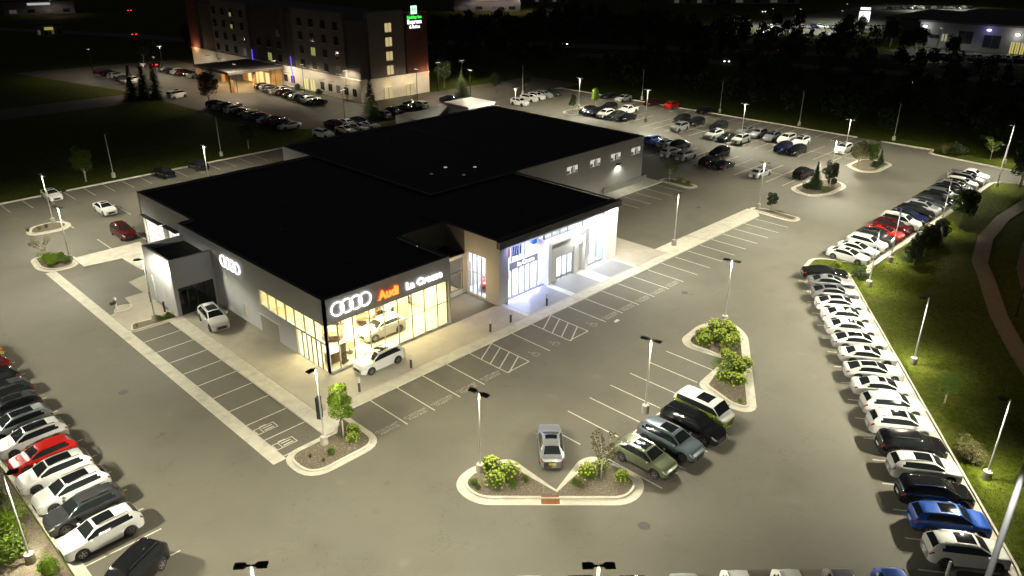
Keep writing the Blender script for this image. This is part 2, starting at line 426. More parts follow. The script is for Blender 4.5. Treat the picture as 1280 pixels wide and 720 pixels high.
gm = MB(); cnt = 0
while cnt < 26000:
    x = rng.uniform(16, 106); y = rng.uniform(-48, -17)
    if rng.random() > (1.0 if x < 60 else 0.45) or not inside((x, y), lawn): continue
    cnt += 1
    hh = rng.uniform(0.06, 0.16) * (1.5 if rng.random() < 0.07 else 1); a = rng.uniform(0, 6.28); w = rng.uniform(0.015, 0.03); lx = rng.uniform(-0.08, 0.08); ly = rng.uniform(-0.08, 0.08)
    ca, sa = math.cos(a) * w, math.sin(a) * w
    gm.add([(x - ca, y - sa, 0.06), (x + ca, y + sa, 0.06), (x + lx, y + ly, 0.07 + hh)], [(0, 1, 2)])
gm.build('grass', leafmat('grass_blade', (0.105, 0.130, 0.012)), label='mown grass growing on the verge beside the right-hand kerb', cat='grass', kind='stuff')

# footpath and street beyond the verge
path = [(98, -24.3), (86.9, -23.7), (76.8, -24.3), (67.5, -26.2), (63.0, -28.1), (53.0, -32.0), (46.8, -35.0), (30, -44.2), (20, -50)]
MB().strip(path, 1.7, -0.05, 0.085).build('footpath', mat('path_concrete', (0.20, 0.16, 0.11), 0.85, noise=(1.0, 0.12)), kind='structure')
street = [(98, -34.2), (88, -33.7), (79, -34.0), (70, -35.6), (62, -38.2), (55, -41.2), (46, -46.5), (30, -56)]
MB().strip(street, 12.0, -0.05, -0.02, 0).build('street', mat('street_asphalt', (0.16, 0.12, 0.085), 0.85, noise=(0.5, 0.15)), kind='structure')
MB().strip(street, 0.4, -0.05, 0.09, 6.2).build('kerb', M_CONC, kind='structure')

# building apron: raised concrete with a lighter kerb band, plus the long walkway to the east
AP = 0.13
apron = MB(); apron.prism(ccw([(-4.0, 1.25), (44.0, 1.25), (44.0, 8.6), (39.1, 12.0), (39.1, 5.3), (-0.0, 5.3), (-0.0, 25.7), (-4.0, 25.7)]), -0.02, AP)
apron.build('apron', M_WALK, kind='structure')
MB().prism(ccw([(-5.35, 25.7), (-5.35, -1.75), (-4.35, -1.75), (-2.75, 0.0), (43.98, 0.0), (43.98, 1.22), (-4.03, 1.22), (-4.03, 25.7)]), -0.02, AP).build('sidewalk', M_CONC, kind='structure')
MB().prism(ccw([(44.03, 0.0), (64.3, 0.0), (66.0, 1.2), (66.0, 2.7), (44.03, 2.9)]), -0.02, AP).build('sidewalk', M_CONC, kind='structure')
# wide concrete valley gutter west of the building and paving round the entrance box
MB().strip([(-9.35, -2.0), (-9.35, 47.0)], 1.05, 0.0, 0.005).build('gutter', M_CONC, kind='structure')
MB().prism(ccw([(-8.8, 25.75), (-8.8, 31.0), (-6.4, 32.1), (-6.2, 34.2), (-4.3, 34.2), (-4.3, 38), (1.4, 40), (1.4, 33), (-0.05, 32.7), (-0.05, 25.75)]), -0.02, 0.02).build('paving', M_WALK, kind='structure')
MB().prism(ccw([(-6.2, 45.7), (-2.2, 45.3), (-1.9, 40.3), (1.45, 40.1), (1.45, 49.3), (-6.2, 49.3)]), -0.02, AP).build('sidewalk', M_CONC, kind='structure')
# service side walkway, ramp kerb
MB().prism(ccw([(39.2, 18.6), (68.6, 18.6), (68.6, 21.5), (39.2, 21.5)]), -0.02, AP).build('sidewalk', M_CONC, kind='structure')
# polished pads in front of the white showroom, framed by light bands
for (x0, x1, y0, y1) in ((20.4, 26.6, 1.5, 5.0), (27.5, 31.6, 1.5, 5.2), (33.4, 37.7, 1.5, 4.4)):
    MB().prism([(x0, y0), (x1, y0), (x1, y1), (x0, y1)], AP, AP + 0.006).build('paving', M_PAD, kind='structure')
for (x0, x1, y0, y1) in ((19.9, 20.35, 1.3, 5.0), (26.65, 27.45, 1.3, 4.8), (31.65, 33.35, 1.3, 5.2), (37.75, 38.2, 1.3, 5.0)):
    MB().prism([(x0, y0), (x1, y0), (x1, y1), (x0, y1)], AP, AP + 0.009).build('paving', mat('white_concrete', (0.55, 0.54, 0.49), 0.7, noise=(1, 0.06)), kind='structure')

# planted islands: bed, kerb ring and gutter pan
def island(poly, rad, gut=0.55, bed=M_MULCH, h=0.14):
    inner = rounded(ccw(poly), rad)
    out = offset(inner, 0.17); far = offset(out, gut)
    MB().prism(inner, 0.0, h - 0.03).build('planting_bed', bed, kind='structure')
    MB().ring(inner, out, 0.0, h).build('kerb', M_CONC, kind='structure')
    if gut: MB().ring(out, far, -0.01, 0.008).build('gutter', M_CONC, kind='structure')
    return inner
I1 = island([(-8.6, -4.95), (-3.15, -4.95), (-3.15, -0.35), (-4.5, -2.05), (-8.6, -2.05)], [1.6, 1.3, 0.2, 0.2, 1.0], gut=0.4)
I2 = island([(-2.0, -15.0), (4.9, -22.05), (6.75, -21.5), (6.35, -18.1), (5.85, -17.95), (1.95, -18.45), (1.75, -13.9), (-0.3, -12.9), (-1.8, -13.3)], [1.2, 0.9, 1.2, 1.0, 0.3, 0.05, 0.3, 0.8, 1.0], gut=0.6)
I3 = island([(20.5, -22.35), (31.5, -15.5), (32.6, -13.4), (30.6, -12.4), (27.2, -12.75), (26.6, -13.4), (26.55, -17.15), (21.3, -18.3), (20.3, -21.2)], [0.7, 1.2, 1.0, 1.0, 0.7, 0.4, 0.05, 0.3, 0.5], gut=0.6)
I4 = island([(79.0, 1.6), (78.0, -0.6), (80.6, -2.1), (86.2, -2.1), (87.8, -0.6), (87.2, 2.3), (80, 2.6)], 1.2, gut=0.5)
I5 = island([(96.4, -0.8), (98.0, -2.3), (104.0, -2.3), (105, -1.0), (104.2, 1.9), (98.6, 2.0)], 1.2, gut=0.5)
I6 = island([(65.9, -3.9), (67.2, -3.9), (67.6, 0.2), (67.1, 2.2), (66.3, 1.8)], 0.5, gut=0.45)
I7 = island([(68.9, 13.9), (70.4, 13.9), (71.0, 19.0), (69.2, 19.2)], 0.7, gut=0.45)
I8 = island([(-7.0, 61.6), (-3.6, 61.2), (-2.5, 62.8), (-3.4, 64.6), (-6.2, 64.2)], 1.2, gut=0.5)
I9 = island([(-9.6, 48.9), (-8.9, 47.4), (-6.9, 47.3), (-6.3, 49.4), (-7.3, 52.6), (-9.2, 52.5)], 1.2, gut=0.5)
I10 = island([(-8.6, 25.9), (-4.4, 25.75), (-4.4, 26.7), (-8.1, 27.3)], 0.35, gut=0.15)
I11 = island([(-8.2, 31.1), (-6.9, 31.0), (-6.4, 31.9), (-7.6, 32.4)], 0.5, gut=0.1, bed=M_WALK)
I12 = island([(52.2, -16.75), (51.7, -12.7), (54.6, -12.2), (55.6, -13.2), (57.0, -17.6), (55.0, -17.9)], [0.2, 0.9, 1.0, 0.6, 0.2, 0.2], gut=0.35, bed=M_GRASS)
I13 = island([(96.8, 61.8), (98.2, 60.8), (107.5, 60.9), (108, 63.8), (98.5, 64.2)], 0.8, gut=0.5)
I14 = island([(10.5, -41.5), (12.3, -44.3), (15.2, -42.8), (13.2, -39.9)], 0.6, gut=0.4)
# planting strip behind the left-hand kerb
MB().flat([(-32, -13), (-23.6, -13), (-23.6, 36), (-32, 36)], 0.05).build('planting_bed', M_MULCH, kind='structure')

# kerb-inlet grate in the front island
gr = empty('storm_drain', (1.15, -18.55, 0), R(-45.5), 'rusty iron storm drain inlet in the kerb of the front island', 'drain')
rust = mat('rusty_iron', (0.20, 0.075, 0.02), 0.85, noise=(14, 0.4))
MB().box(-0.62, 0.62, -0.42, 0.10, 0.0, 0.03).build('frame', rust, gr, world=False)
MB().box(-0.60, 0.60, 0.12, 0.24, 0.0, 0.19).build('hood', rust, gr, world=False)
for k in range(7): MB().box(-0.54 + k * 0.17, -0.46 + k * 0.17, -0.38, 0.06, 0.03, 0.045).build('grate_bar', rust, gr, world=False)

# ---- painted markings (parts of the lot surface)
LW = 0.105
def pline(a, b, m=M_PAINT, w=LW, z=0.0105):
    a = Vector(a); b = Vector(b); d = (b - a).normalized(); q = Vector((-d.y, d.x)) * w / 2
    o = MB().flat([tuple(a - q), tuple(b - q), tuple(b + q), tuple(a + q)], z).build('stall_line', m, lot)
    return o
def ptext(body, x, y, rz, size, m=M_WORN, z=0.0105, sp=1.0):
    me = text_mesh(body, size, 0.0, 0.012, spacing=sp); me.materials.append(m)
    o = link('pavement_lettering', me, lot); o.location = (x, y, z); o.rotation_euler = (0, 0, rz); return o
for i in range(24): pline((2.74 * i, -0.02), (2.74 * i, -4.82))
def hatch(x0, x1):
    pline((x0, -4.82), (x1, -4.82))
    for k in range(4):
        y0 = -0.35 - k * 1.15; pline((x0 + 0.05, y0 - 1.15), (x1 - 0.05, y0 + 0.28))
hatch(2.74 * 4, 2.74 * 5); hatch(2.74 * 7, 2.74 * 8)
for k in range(-1, 4): ptext('CUSTOMER\nPARKING', 1.37 + 2.74 * k, -4.25, 0, 0.42)
for k in range(9, 14): ptext('CUSTOMER\nPARKING', 1.37 + 2.74 * k, -4.35, 0, 0.42)
def wheelchair(x, y, rz=0):
    b = MB()
    def arc(cx, cy, r, a0, a1, w, n=14):
        for k in range(n):
            t0 = R(a0 + (a1 - a0) * k / n); t1 = R(a0 + (a1 - a0) * (k + 1) / n)
            b.flat([(cx + (r - w) * math.cos(t0), cy + (r - w) * math.sin(t0)), (cx + r * math.cos(t0), cy + r * math.sin(t0)),
                    (cx + r * math.cos(t1), cy + r * math.sin(t1)), (cx + (r - w) * math.cos(t1), cy + (r - w) * math.sin(t1))], 0)
    arc(0, -0.15, 0.36, 100, 370, 0.09); arc(-0.12, 0.52, 0.10, 0, 360, 0.10, 10)
    for p, q in (((-0.12, 0.40), (-0.02, 0.02)), ((-0.09, 0.20), (0.25, 0.18)), ((-0.02, 0.02), (0.3, 0.0)), ((0.3, 0.0), (0.44, -0.38))):
        p = Vector(p); q = Vector(q); d = (q - p).normalized(); n = Vector((-d.y, d.x)) * 0.045
        b.flat([tuple(p - n), tuple(q - n), tuple(q + n), tuple(p + n)], 0)
    o = b.build('wheelchair_symbol', M_WORN, lot); o.location = (x, y, 0.0105); o.rotation_euler = (0, 0, rz)
for x in (15.05, 17.8, 23.3): wheelchair(x, -4.2)
for j in range(10): pline((-5.37, 22.95 - 2.73 * j), (-8.82, 22.95 - 2.73 * j))
for j in (8, 9, 7):   # charging-bay stencils
    cx, cy = -7.95, 22.95 - 2.73 * j + 1.36
    if j == 7: continue
    b = MB()
    for (x0, x1, y0, y1) in ((-0.42, 0.42, -0.85, -0.78), (-0.42, 0.42, 0.78, 0.85), (-0.42, -0.35, -0.78, 0.78), (0.35, 0.42, -0.78, 0.78), (-0.35, 0.35, 0.33, 0.39), (0.42, 0.52, -0.28, 0.28), (-0.25, -0.12, -0.6, 0.2), (0.08, 0.2, -0.6, 0.2)):
        b.flat([(x0, y0), (x1, y0), (x1, y1), (x0, y1)], 0)
    o = b.build('charging_symbol', M_PAINT, lot); o.location = (cx, cy, 0.0105); o.rotation_euler = (0, 0, R(90))
for j in range(16): pline((-18.25, 35.54 - 2.74 * j), (-23.0, 35.54 - 2.74 * j))
for i in range(7): pline((7.35 + 2.75 * i, -12.42), (7.35 + 2.75 * i, -17.4 if i else -16.0))
for i in range(4): pline((7.4 + 2.9 * i, -18.6), (7.4 + 2.9 * i, -23.2))
pline((7.6, -18.0), (20.4, -17.6))
DN = Vector((0.569, -0.823)); DD = Vector((-0.8208, -0.5675))
for i in range(17):
    p = Vector((47.51, -13.69)) + DD * 2.716 * (i); pline(tuple(p), tuple(p + DN * 5.1))
for i in range(18): pline((58.7 + 2.74 * i, -12.7), (58.7 + 2.74 * i, -17.4))
for j in range(28):
    y = 4.2 + 2.74 * j
    if 5 < y < 82: pline((114.2, y), (119.2, y))
for j in range(16):
    y = 2.6 + 2.74 * j
    if y < 46: pline((98.0, y), (108.8, y))
for j in range(5): pline((98.0, 48.3 + 2.74 * j), (108.8, 48.3 + 2.74 * j))
pline((103.4, 2.6), (103.4, 44)); pline((103.4, 48), (103.4, 60))
for j in range(12):
    y = 4.6 + 2.74 * j
    pline((80.0, y), (91.2, y))
pline((85.6, 4.6), (85.6, 35))
for i in range(6): pline((55.7 + 2.74 * i, 18.3), (55.7 + 2.74 * i, 13.6))
for i in range(16): pline((-9 + 2.75 * i, 78.0), (-9 + 2.75 * i, 73.2))
for x, y0, y1 in ((-2.4, 60.5, 65.4), (4.9, 60.8, 65.3), (-1.8, 49.5, 54.2), (2.4, 49.4, 54.2), (8.0, 61, 65.5), (10.7, 61, 65.5), (13.5, 61, 65.5)): pline((x, y0), (x, y1))

MB().flat([(25.2, -5.6), (25.9, -5.62), (25.95, -5.25), (25.25, -5.3)], 0.0105).build('paint_patch', M_PAINT, lot)
for x, y in ((-13.5, 15.5), (3.5, -24.5), (36.0, -6.5), (62.0, 8.0)):      # manhole covers in the aisles
    MB().tube((x, y, 0.002), (x, y, 0.012), .38, .36, 18).build('manhole_cover', mat('cast_iron', (.06, .055, .05), .7, noise=(20, .3)), lot)
# ================================================================== CARS
def interp(pts, t):
    if t <= pts[0][0]: return pts[0][1]
    for (a, va), (b, vb) in zip(pts, pts[1:]):
        if t <= b: return va + (vb - va) * (t - a) / (b - a)
    return pts[-1][1]
def smooth(v, n):
    for _ in range(n): v = [v[0]] + [(v[i - 1] + 2 * v[i] + v[i + 1]) / 4 for i in range(1, len(v) - 1)] + [v[-1]]
    return v
PLAN = [(0, .60), (.012, .74), (.035, .855), (.08, .925), (.16, .972), (.3, .99), (.6, 1), (.8, .99), (.9, .96), (.955, .90), (.985, .80), (1, .66)]
def spec(L, W, H, cowl, r0, r1, rw0, rw1, hood, belt, deck=None, nose=.70, tail=.78, wr=.355, fo=.90, ro=.98, rooft=.62, sun=None, van=False, bed=None):
    top = [(0, nose), (.015, nose + .10), (.05, hood - .10), (.11, hood - .045), (cowl - .02, hood + .03), (r0, H - .045), ((r0 * 2 + r1) / 3, H), ((r0 + r1 * 2) / 3, H - .012), (r1, H - .07)]
    if deck: top += [(rw1, deck), ((rw1 + 1) / 2, deck), (.985, deck - .06), (1, tail)]
    else: top += [(rw1, belt + .14), (.975, belt + .06), (.99, belt - .04), (1, tail)]
    if bed: top = top[:8] + [(r1, H - .06), (rw1, bed + .02), (rw1 + .01, bed), (.985, bed), (1, bed - .12)]
    blt = [(0, nose - .03), (.02, nose + .05), (.06, hood - .15), (.15, hood - .07), (cowl, belt - .02), (.6, belt), (.88, belt + .03), (.96, (deck or bed or belt + .06) - .05), (1, tail - .03)]
    wt = [(0, .70), (.05, .80), (cowl - .03, .85), (cowl, .84), (r0, rooft + .015), ((r0 + r1) / 2, rooft), (r1, rooft - .02), (rw1, .74 if not van else .70), (.97, .80), (1, .74)]
    if bed: wt = wt[:7] + [(rw1, .93), (.97, .93), (1, .9)]
    return dict(L=L, W=W, H=H, cowl=cowl, r0=r0, r1=r1, rw0=rw0, rw1=rw1, top=top, belt=blt, wt=wt, wr=wr, fo=fo, ro=ro, sun=sun, van=van, bed=bed, deck=deck, hood=hood, nose=nose, tail=tail)
SPECS = {
    'suv': spec(4.70, .95, 1.66, .255, .415, .885, .895, .965, 1.07, 1.09, sun=(.435, .67)),
    'plain_suv': spec(4.70, .95, 1.66, .255, .415, .885, .895, .965, 1.07, 1.09),
    'pano_suv': spec(4.62, .94, 1.62, .25, .41, .88, .89, .965, 1.05, 1.06, sun=(.43, .74)),
    'large_suv': spec(5.06, .985, 1.76, .245, .385, .915, .92, .975, 1.12, 1.14, wr=.38, sun=(.42, .64)),
    'plain_large_suv': spec(5.06, .985, 1.78, .245, .385, .925, .93, .98, 1.12, 1.08, wr=.38),
    'sedan': spec(4.75, .92, 1.43, .275, .455, .735, .745, .885, .93, .93, deck=1.03, wr=.335, sun=(.48, .59), rooft=.60),
    'sportback': spec(4.78, .93, 1.40, .28, .455, .74, .755, .935, .92, .92, deck=.99, wr=.345, sun=(.475, .735), rooft=.60),
    'hatchback': spec(4.30, .90, 1.47, .27, .43, .88, .89, .965, .97, .95, wr=.33, fo=.86, ro=.80),
    'van': spec(4.72, .985, 1.93, .115, .235, .93, .945, .985, 1.14, 1.24, nose=.92, tail=1.0, wr=.37, fo=.80, ro=.94, rooft=.80, sun=(.36, .60), van=True),
    'pickup': spec(5.7, 1.0, 1.86, .25, .36, .60, .605, .64, 1.17, 1.14, bed=1.22, nose=.85, tail=.95, wr=.40, fo=.95, ro=1.2, rooft=.66),
}
CARMESH = {}
def car_geometry(kind, N):
    """lofted shell of a car: rings across the body from nose to tail; front is +x, centre of the footprint at the origin"""
    s = SPECS[kind]; L, W = s['L'], s['W']
    ts = sorted(set([0, .006, .014, .026] + [i / (N - 1) for i in range(1, N - 1)] + [.974, .986, .994, 1]))
    top = smooth([interp(s['top'], t) for t in ts], 2 if N > 40 else 1); blt = smooth([interp(s['belt'], t) for t in ts], 2); wt = smooth([interp(s['wt'], t) for t in ts], 2)
    pl = smooth([interp(PLAN, t) for t in ts], 1)
    xf, xr = L / 2 - s['fo'], -L / 2 + s['ro']; wr = s['wr']; ar = wr + .075
    V = []; rows = 12
    for i, t in enumerate(ts):
        x = L / 2 - t * L; w = W * pl[i]; zb = min(blt[i], top[i] - .015); zt = top[i]
        wtop = min(W * wt[i], w * .97 if zt - zb < .15 else 9); we = w * .955
        lo = .235 if .03 < t < .97 else .27
        for xc in (xf, xr):
            d = abs(x - xc)
            if d < ar: lo = max(lo, wr + math.sqrt(ar * ar - d * d))
        ze = zt - (.055 if zt - zb > .3 else .03 * min(1, (zt - zb) / .1))
        ze = max(ze, zb + .006)
        half = [(w * .965, lo), (w * .993, lo + (zb - lo) * .25), (w, lo + (zb - lo) * .55), (w * .99, lo + (zb - lo) * .82), (we, zb)]
        for k in (.13, .5, .84): half.append((we + (wtop - we) * k + .03 * W * math.sin(math.pi * k) * min(1, (zt - zb) / .5), zb + (ze - zb) * k))
        half.append((wtop, ze))
        for k in (.10, .24): half.append((wtop * (1 - k), ze + (zt - ze) * math.sin(k * math.pi / 2)))
        half.append((0, zt))
        ring = [(x, -a, b) for a, b in half] + [(x, a, b) for a, b in half[-2::-1]]
        V += ring
    nr = 2 * rows - 1
    return s, ts, V, nr
def car_parts(kind, N, cladding=True):
    key = (kind, N, cladding)
    if key in CARMESH: return CARMESH[key]
    s, ts, V, nr = car_geometry(kind, N); L, W, wr = s['L'], s['W'], s['wr']
    F = {}
    for i in range(len(ts) - 1):
        t = (ts[i] + ts[i + 1]) / 2
        for r in range(nr - 1):
            k = r if r < 11 else nr - 2 - r           # 0..10 from sill to centre
            side = 'l' if r >= 11 else 'r'
            gap = V[i * nr + 8][2] - V[i * nr + 4][2]; gap2 = V[(i + 1) * nr + 8][2] - V[(i + 1) * nr + 4][2]
            p = 'body'
            if k in (5, 6) and min(gap, gap2) > .13 and s['cowl'] + .03 < t < min(s['rw1'] - .035, s['rw0'] + (-.03 if not s['deck'] else .05)) - (.035 if k == 6 and not s['van'] else 0): p = 'side_window_' + side
            elif k >= (8 if s['van'] else 9) and s['cowl'] + .012 < t < s['r0'] - .004: p = 'windshield'
            elif k >= 9 and s['rw0'] < t < s['rw1'] - .004: p = 'rear_window'
            elif k >= 10 and s['sun'] and s['sun'][0] < t < s['sun'][1]: p = 'sunroof'
            elif k in (3,) and .008 < t < .075: p = 'headlight_' + side
            elif k in (3,) and .945 < t < .992: p = 'taillight_' + side
            elif k == 0 and cladding: p = 'lower_trim'
            elif s['van'] and k >= 5: p = 'upper_body'
            elif s['bed'] and k >= 9 and t > s['rw1'] + .02 and t < .975: p = 'bed_cover'
            a = i * nr + r
            F.setdefault(p, []).append((a, a + nr, a + nr + 1, a + 1))
    F['body'].append(tuple(range(nr - 1, -1, -1))); F['body'].append(tuple((len(ts) - 1) * nr + r for r in range(nr)))
    parts = []
    mats = {'windshield': M_CARGLASS, 'rear_window': M_CARGLASS, 'side_window': M_CARGLASS, 'sunroof': M_CARROOFGLASS, 'headlight': M_HEAD, 'taillight': M_TAIL, 'lower_trim': M_CLAD, 'bed_cover': M_CLAD}
    for p, fs in F.items():
        used = sorted({i for f in fs for i in f}); ix = {u: n for n, u in enumerate(used)}
        b = MB(); b.v = [V[u] for u in used]; b.f = [tuple(ix[i] for i in f) for f in fs]
        nm = p[:-2] if p[-2:] in ('_l', '_r') else p
        parts.append((nm, b.mesh(nm, mats.get(nm, PAINT['white']), True), (0, 0, 0), nm in ('body', 'upper_body'), None))
    ub = MB().box(-L / 2 + .12, L / 2 - .12, -W * .80, W * .80, .20, .72)
    parts.append(('underbody', ub.mesh('underbody', M_CLAD), (0, 0, 0), False, None))
    zg = (s['nose'] + .30) / 2
    gx = L / 2
    gb = MB(); gw = W * (.44 if not s['van'] else .40)
    gb.add([(gx + .004, -gw, zg - .16), (gx + .004, gw, zg - .16), (gx + .004, gw * .92, zg + .15), (gx + .004, -gw * .92, zg + .15), (gx + .02, -gw * .9, zg - .13), (gx + .02, gw * .9, zg - .13), (gx + .02, gw * .82, zg + .12), (gx + .02, -gw * .82, zg + .12)],
           [(4, 5, 6, 7), (0, 1, 5, 4), (1, 2, 6, 5), (2, 3, 7, 6), (3, 0, 4, 7)])
    parts.append(('grille', gb.mesh('grille', M_CLAD), (0, 0, 0), False, None))
    parts.append(('licence_plate', MB().box(-.012, .012, -.26, .26, -.075, .075).mesh('licence_plate', M_PLATEW), (-L / 2 - .012, 0, s['tail'] - .16), False, None))
    tcol = L / 2 - s['cowl'] * L - .30
    for sg in (-1, 1):
        mb = MB().ico((0, 0, 0), .12, 2, (.75, 1.0, .62)); mb.bar((0.02, -sg * .09, -.03), (.04, -sg * .22, -.07), .06, .03)
        parts.append(('mirror', mb.mesh('mirror', PAINT['white'], True), (tcol, sg * (W + .10), interp(s['belt'], .35) + .06), True, None))
    # wheels: tyre with a spoked alloy rim
    ty = MB(); prof = [(wr * .66, .105), (wr * .93, .115), (wr, .085), (wr, -.085), (wr * .93, -.115), (wr * .66, -.105)]; n = 20 if N > 40 else 12
    for k in range(n):
        a = 2 * math.pi * k / n
        for r, y in prof: ty.v.append((r * math.cos(a), y, r * math.sin(a)))
    m = len(prof)
    for k in range(n):
        for q in range(m - 1): ty.f.append((k * m + q, k * m + q + 1, ((k + 1) % n) * m + q + 1, ((k + 1) % n) * m + q))
    ty.f.append(tuple(k * m for k in range(n)));
    tyre = ty.mesh('wheel', M_TYRE, True)
    rm = MB(); ro = wr * .68
    for k in range(n):
        a, b = 2 * math.pi * k / n, 2 * math.pi * (k + 1) / n
        rm.add([(ro * math.cos(a), .112, ro * math.sin(a)), (ro * math.cos(b), .112, ro * math.sin(b)), (ro * .88 * math.cos(b), .100, ro * .88 * math.sin(b)), (ro * .88 * math.cos(a), .100, ro * .88 * math.sin(a))], [(0, 1, 2, 3), (3, 2, 1, 0)])
    for k in range(5):
        a = 2 * math.pi * k / 5 + .3; c, d = math.cos(a), math.sin(a); px, pz = -d, c
        rm.add([(c * .04 + px * .045, .108, d * .04 + pz * .045), (c * .04 - px * .045, .108, d * .04 - pz * .045), (c * ro * .92 - px * .03, .106, d * ro * .92 - pz * .03), (c * ro * .92 + px * .03, .106, d * ro * .92 + pz * .03)], [(0, 1, 2, 3), (3, 2, 1, 0)])
    rim = rm.mesh('rim', M_RIM)
    xf, xr = L / 2 - s['fo'], -L / 2 + s['ro']
    for xc in (xf, xr):
        for sg in (-1, 1): parts.append(('wheel', tyre, (xc, sg * (W - .13), wr), False, (rim, sg)))
    if not s['deck'] and not s['bed'] and not s['van'] and kind not in ('hatchback',):
        for sg in (-1, 1):
            rb = MB(); x0 = L / 2 - (s['r0'] + .04) * L; x1 = L / 2 - (s['r1'] - .05) * L; yy = sg * W * .60; zz = s['H'] - .015
            rb.bar((x0, yy, zz), (x1, yy, zz), .035, .03); rb.bar((x0, yy, zz - .06), (x0, yy, zz), .03, .03); rb.bar((x1, yy, zz - .06), (x1, yy, zz), .03, .03)
            parts.append(('roof_rail', rb.mesh('roof_rail', M_CHROME), (0, 0, 0), False, None))
    CARMESH[key] = parts
    return parts
NEAR_ONLY = {'grille', 'licence_plate', 'mirror', 'roof_rail', 'lower_trim'}
def put_car(kind, paint, x, y, deg, label, group, near=True, z=0.0, upper=None, clad=True, plate=None, dark_roof=False):
    cat = {'van': 'van', 'pickup': 'pickup', 'sedan': 'car', 'sportback': 'car', 'hatchback': 'car'}.get(kind, 'SUV')
    nm = {'van': 'parked_van', 'pickup': 'parked_pickup'}.get(kind, 'parked_car' if cat == 'car' else 'parked_suv')
    root = empty(nm, (x, y, z), R(deg), label, cat, group)
    for name, me, loc, painted, rim in car_parts(kind, 60 if near else 30, clad):
        if not near and name in NEAR_ONLY and not (name == 'lower_trim'): continue
        m = None
        if painted: m = PAINT[upper if (upper and name in ('upper_body',)) else paint]
        if name == 'upper_body' and not upper: m = PAINT[paint]
        if name == 'licence_plate' and plate: m = M_PLATE
        o = link(name, me, root, m=m); o.location = loc
        if rim:
            if rim[1] < 0: o.rotation_euler = (0, 0, math.pi)
            if near: link('rim', rim[0], o)
    return root
def far_car(kind, paint, x, y, deg, label, group):
    """cars only a few pixels long in the picture: the same shell as one mesh"""
    key = ('far', kind)
    if key not in CARMESH:
        b = MB(); idx = []; order = []
        for name, me, loc, painted, rim in car_parts(kind, 18, False):
            if name in NEAR_ONLY: continue
            n0 = len(b.v); mi = 0 if painted else (1 if name in ('windshield', 'side_window', 'rear_window', 'sunroof', 'bed_cover') else 2 if name == 'headlight' else 3 if name == 'taillight' else 4)
            sgn = -1 if (rim and rim[1] < 0) else 1
            b.v += [(sgn * v.co.x + loc[0], sgn * v.co.y + loc[1], v.co.z + loc[2]) for v in me.vertices]
            for p in me.polygons: b.f.append(tuple(i + n0 for i in p.vertices)); idx.append(mi)
        me = b.mesh('far_car', PAINT['white'], True)
        for m in (M_CARGLASS, M_HEAD, M_TAIL, M_TYRE): me.materials.append(m)
        me.polygons.foreach_set('material_index', idx); CARMESH[key] = me
    o = link('parked_car', CARMESH[key], m=PAINT[paint]); o.location = (x, y, 0.0); o.rotation_euler = (0, 0, R(deg))
    return tag(o, label, {'pickup': 'pickup', 'van': 'van', 'sedan': 'car', 'hatchback': 'car', 'sportback': 'car'}.get(kind, 'SUV'), group)
WORD = {'suv': 'SUV with sunroof', 'plain_suv': 'SUV', 'pano_suv': 'SUV with black glass roof', 'large_suv': 'large SUV', 'plain_large_suv': 'large SUV', 'sedan': 'sedan', 'sportback': 'sedan with black glass roof', 'hatchback': 'hatchback', 'van': 'van', 'pickup': 'pickup truck'}

# ---- left kerb row, noses to the kerb (counted from the bottom of the picture)
GL = 'cars along the left-hand kerb'
put_car('large_suv', 'black', -21.45, -6.25, 208, 'black SUV parked askew at the bottom end of the left kerb row', GL, clad=False)
left = [('suv', 'white', -1.25), ('plain_suv', 'dark grey', 1.65), ('pano_suv', 'white', 4.35), ('pano_suv', 'white', 7.2), ('hatchback', 'red', 9.95), ('pano_suv', 'white', 12.65), ('pano_suv', 'pale grey', 15.4),
        ('pano_suv', 'dark grey', 18.1), ('suv', 'dark grey', 20.8), ('plain_suv', 'black', 23.5), ('plain_suv', 'maroon', 26.3), ('van', 'gold', 29.1), ('van', 'gold', 32.0)]
for i, (k, c, y) in enumerate(left):
    up = {11: None, 12: 'white'}.get(i)
    lb = {5 - 1: 'bright red hatchback nosed to the left kerb between white SUVs', 11: 'gold van at the left picture edge beside a dark row', 12: 'white-over-gold van at the left picture edge, farthest of its row'}.get(i, f'{c} {WORD[k]}, {ORD[i + 2]} from the bottom of the left kerb row')
    put_car(k, c, -21.2 + (i % 3) * .07, y, 180 + [1.2, -.8, .4, -1.5][i % 4], lb, GL, upper=up, clad=k in ('suv', 'plain_suv') and c != 'white')

# ---- right diagonal row, noses to the verge (counted from the far end)
GR = 'cars along the right-hand diagonal kerb'
right = [('sportback', 'black'), ('sedan', 'grey'), ('sportback', 'grey'), ('sportback', 'white'), ('sedan', 'white'), ('sedan', 'white'), ('sportback', 'white'), ('sedan', 'white'), ('sportback', 'white'), ('sedan', 'white'),
         ('plain_suv', 'white'), ('suv', 'white'), ('plain_suv', 'black'), ('suv', 'white'), ('suv', 'black'), ('suv', 'blue'), ('suv', 'white')]
for i, (k, c) in enumerate(right):
    p = Vector((47.51, -13.69)) + DD * 2.716 * (i - .5) + DN * (2.88 + [.0, .08, -.06][i % 3])
    lb = f'{c} {WORD[k]}, {ORD[i + 1]} from the far end of the right diagonal row'
    if i == 15: lb = 'bright blue SUV with sunroof near the bottom right corner'
    if i == 16: lb = 'white SUV with sunroof at the bottom right corner, nearest of the diagonal row'
    if i == 0: lb = 'black sedan at the far end of the diagonal row, beside the grass nose'
    put_car(k, c, p.x, p.y, -54.6 + [.5, -.8, 1.0, -.3][i % 4], lb, GR, clad=k in ('suv', 'plain_suv') and c in ('blue',))

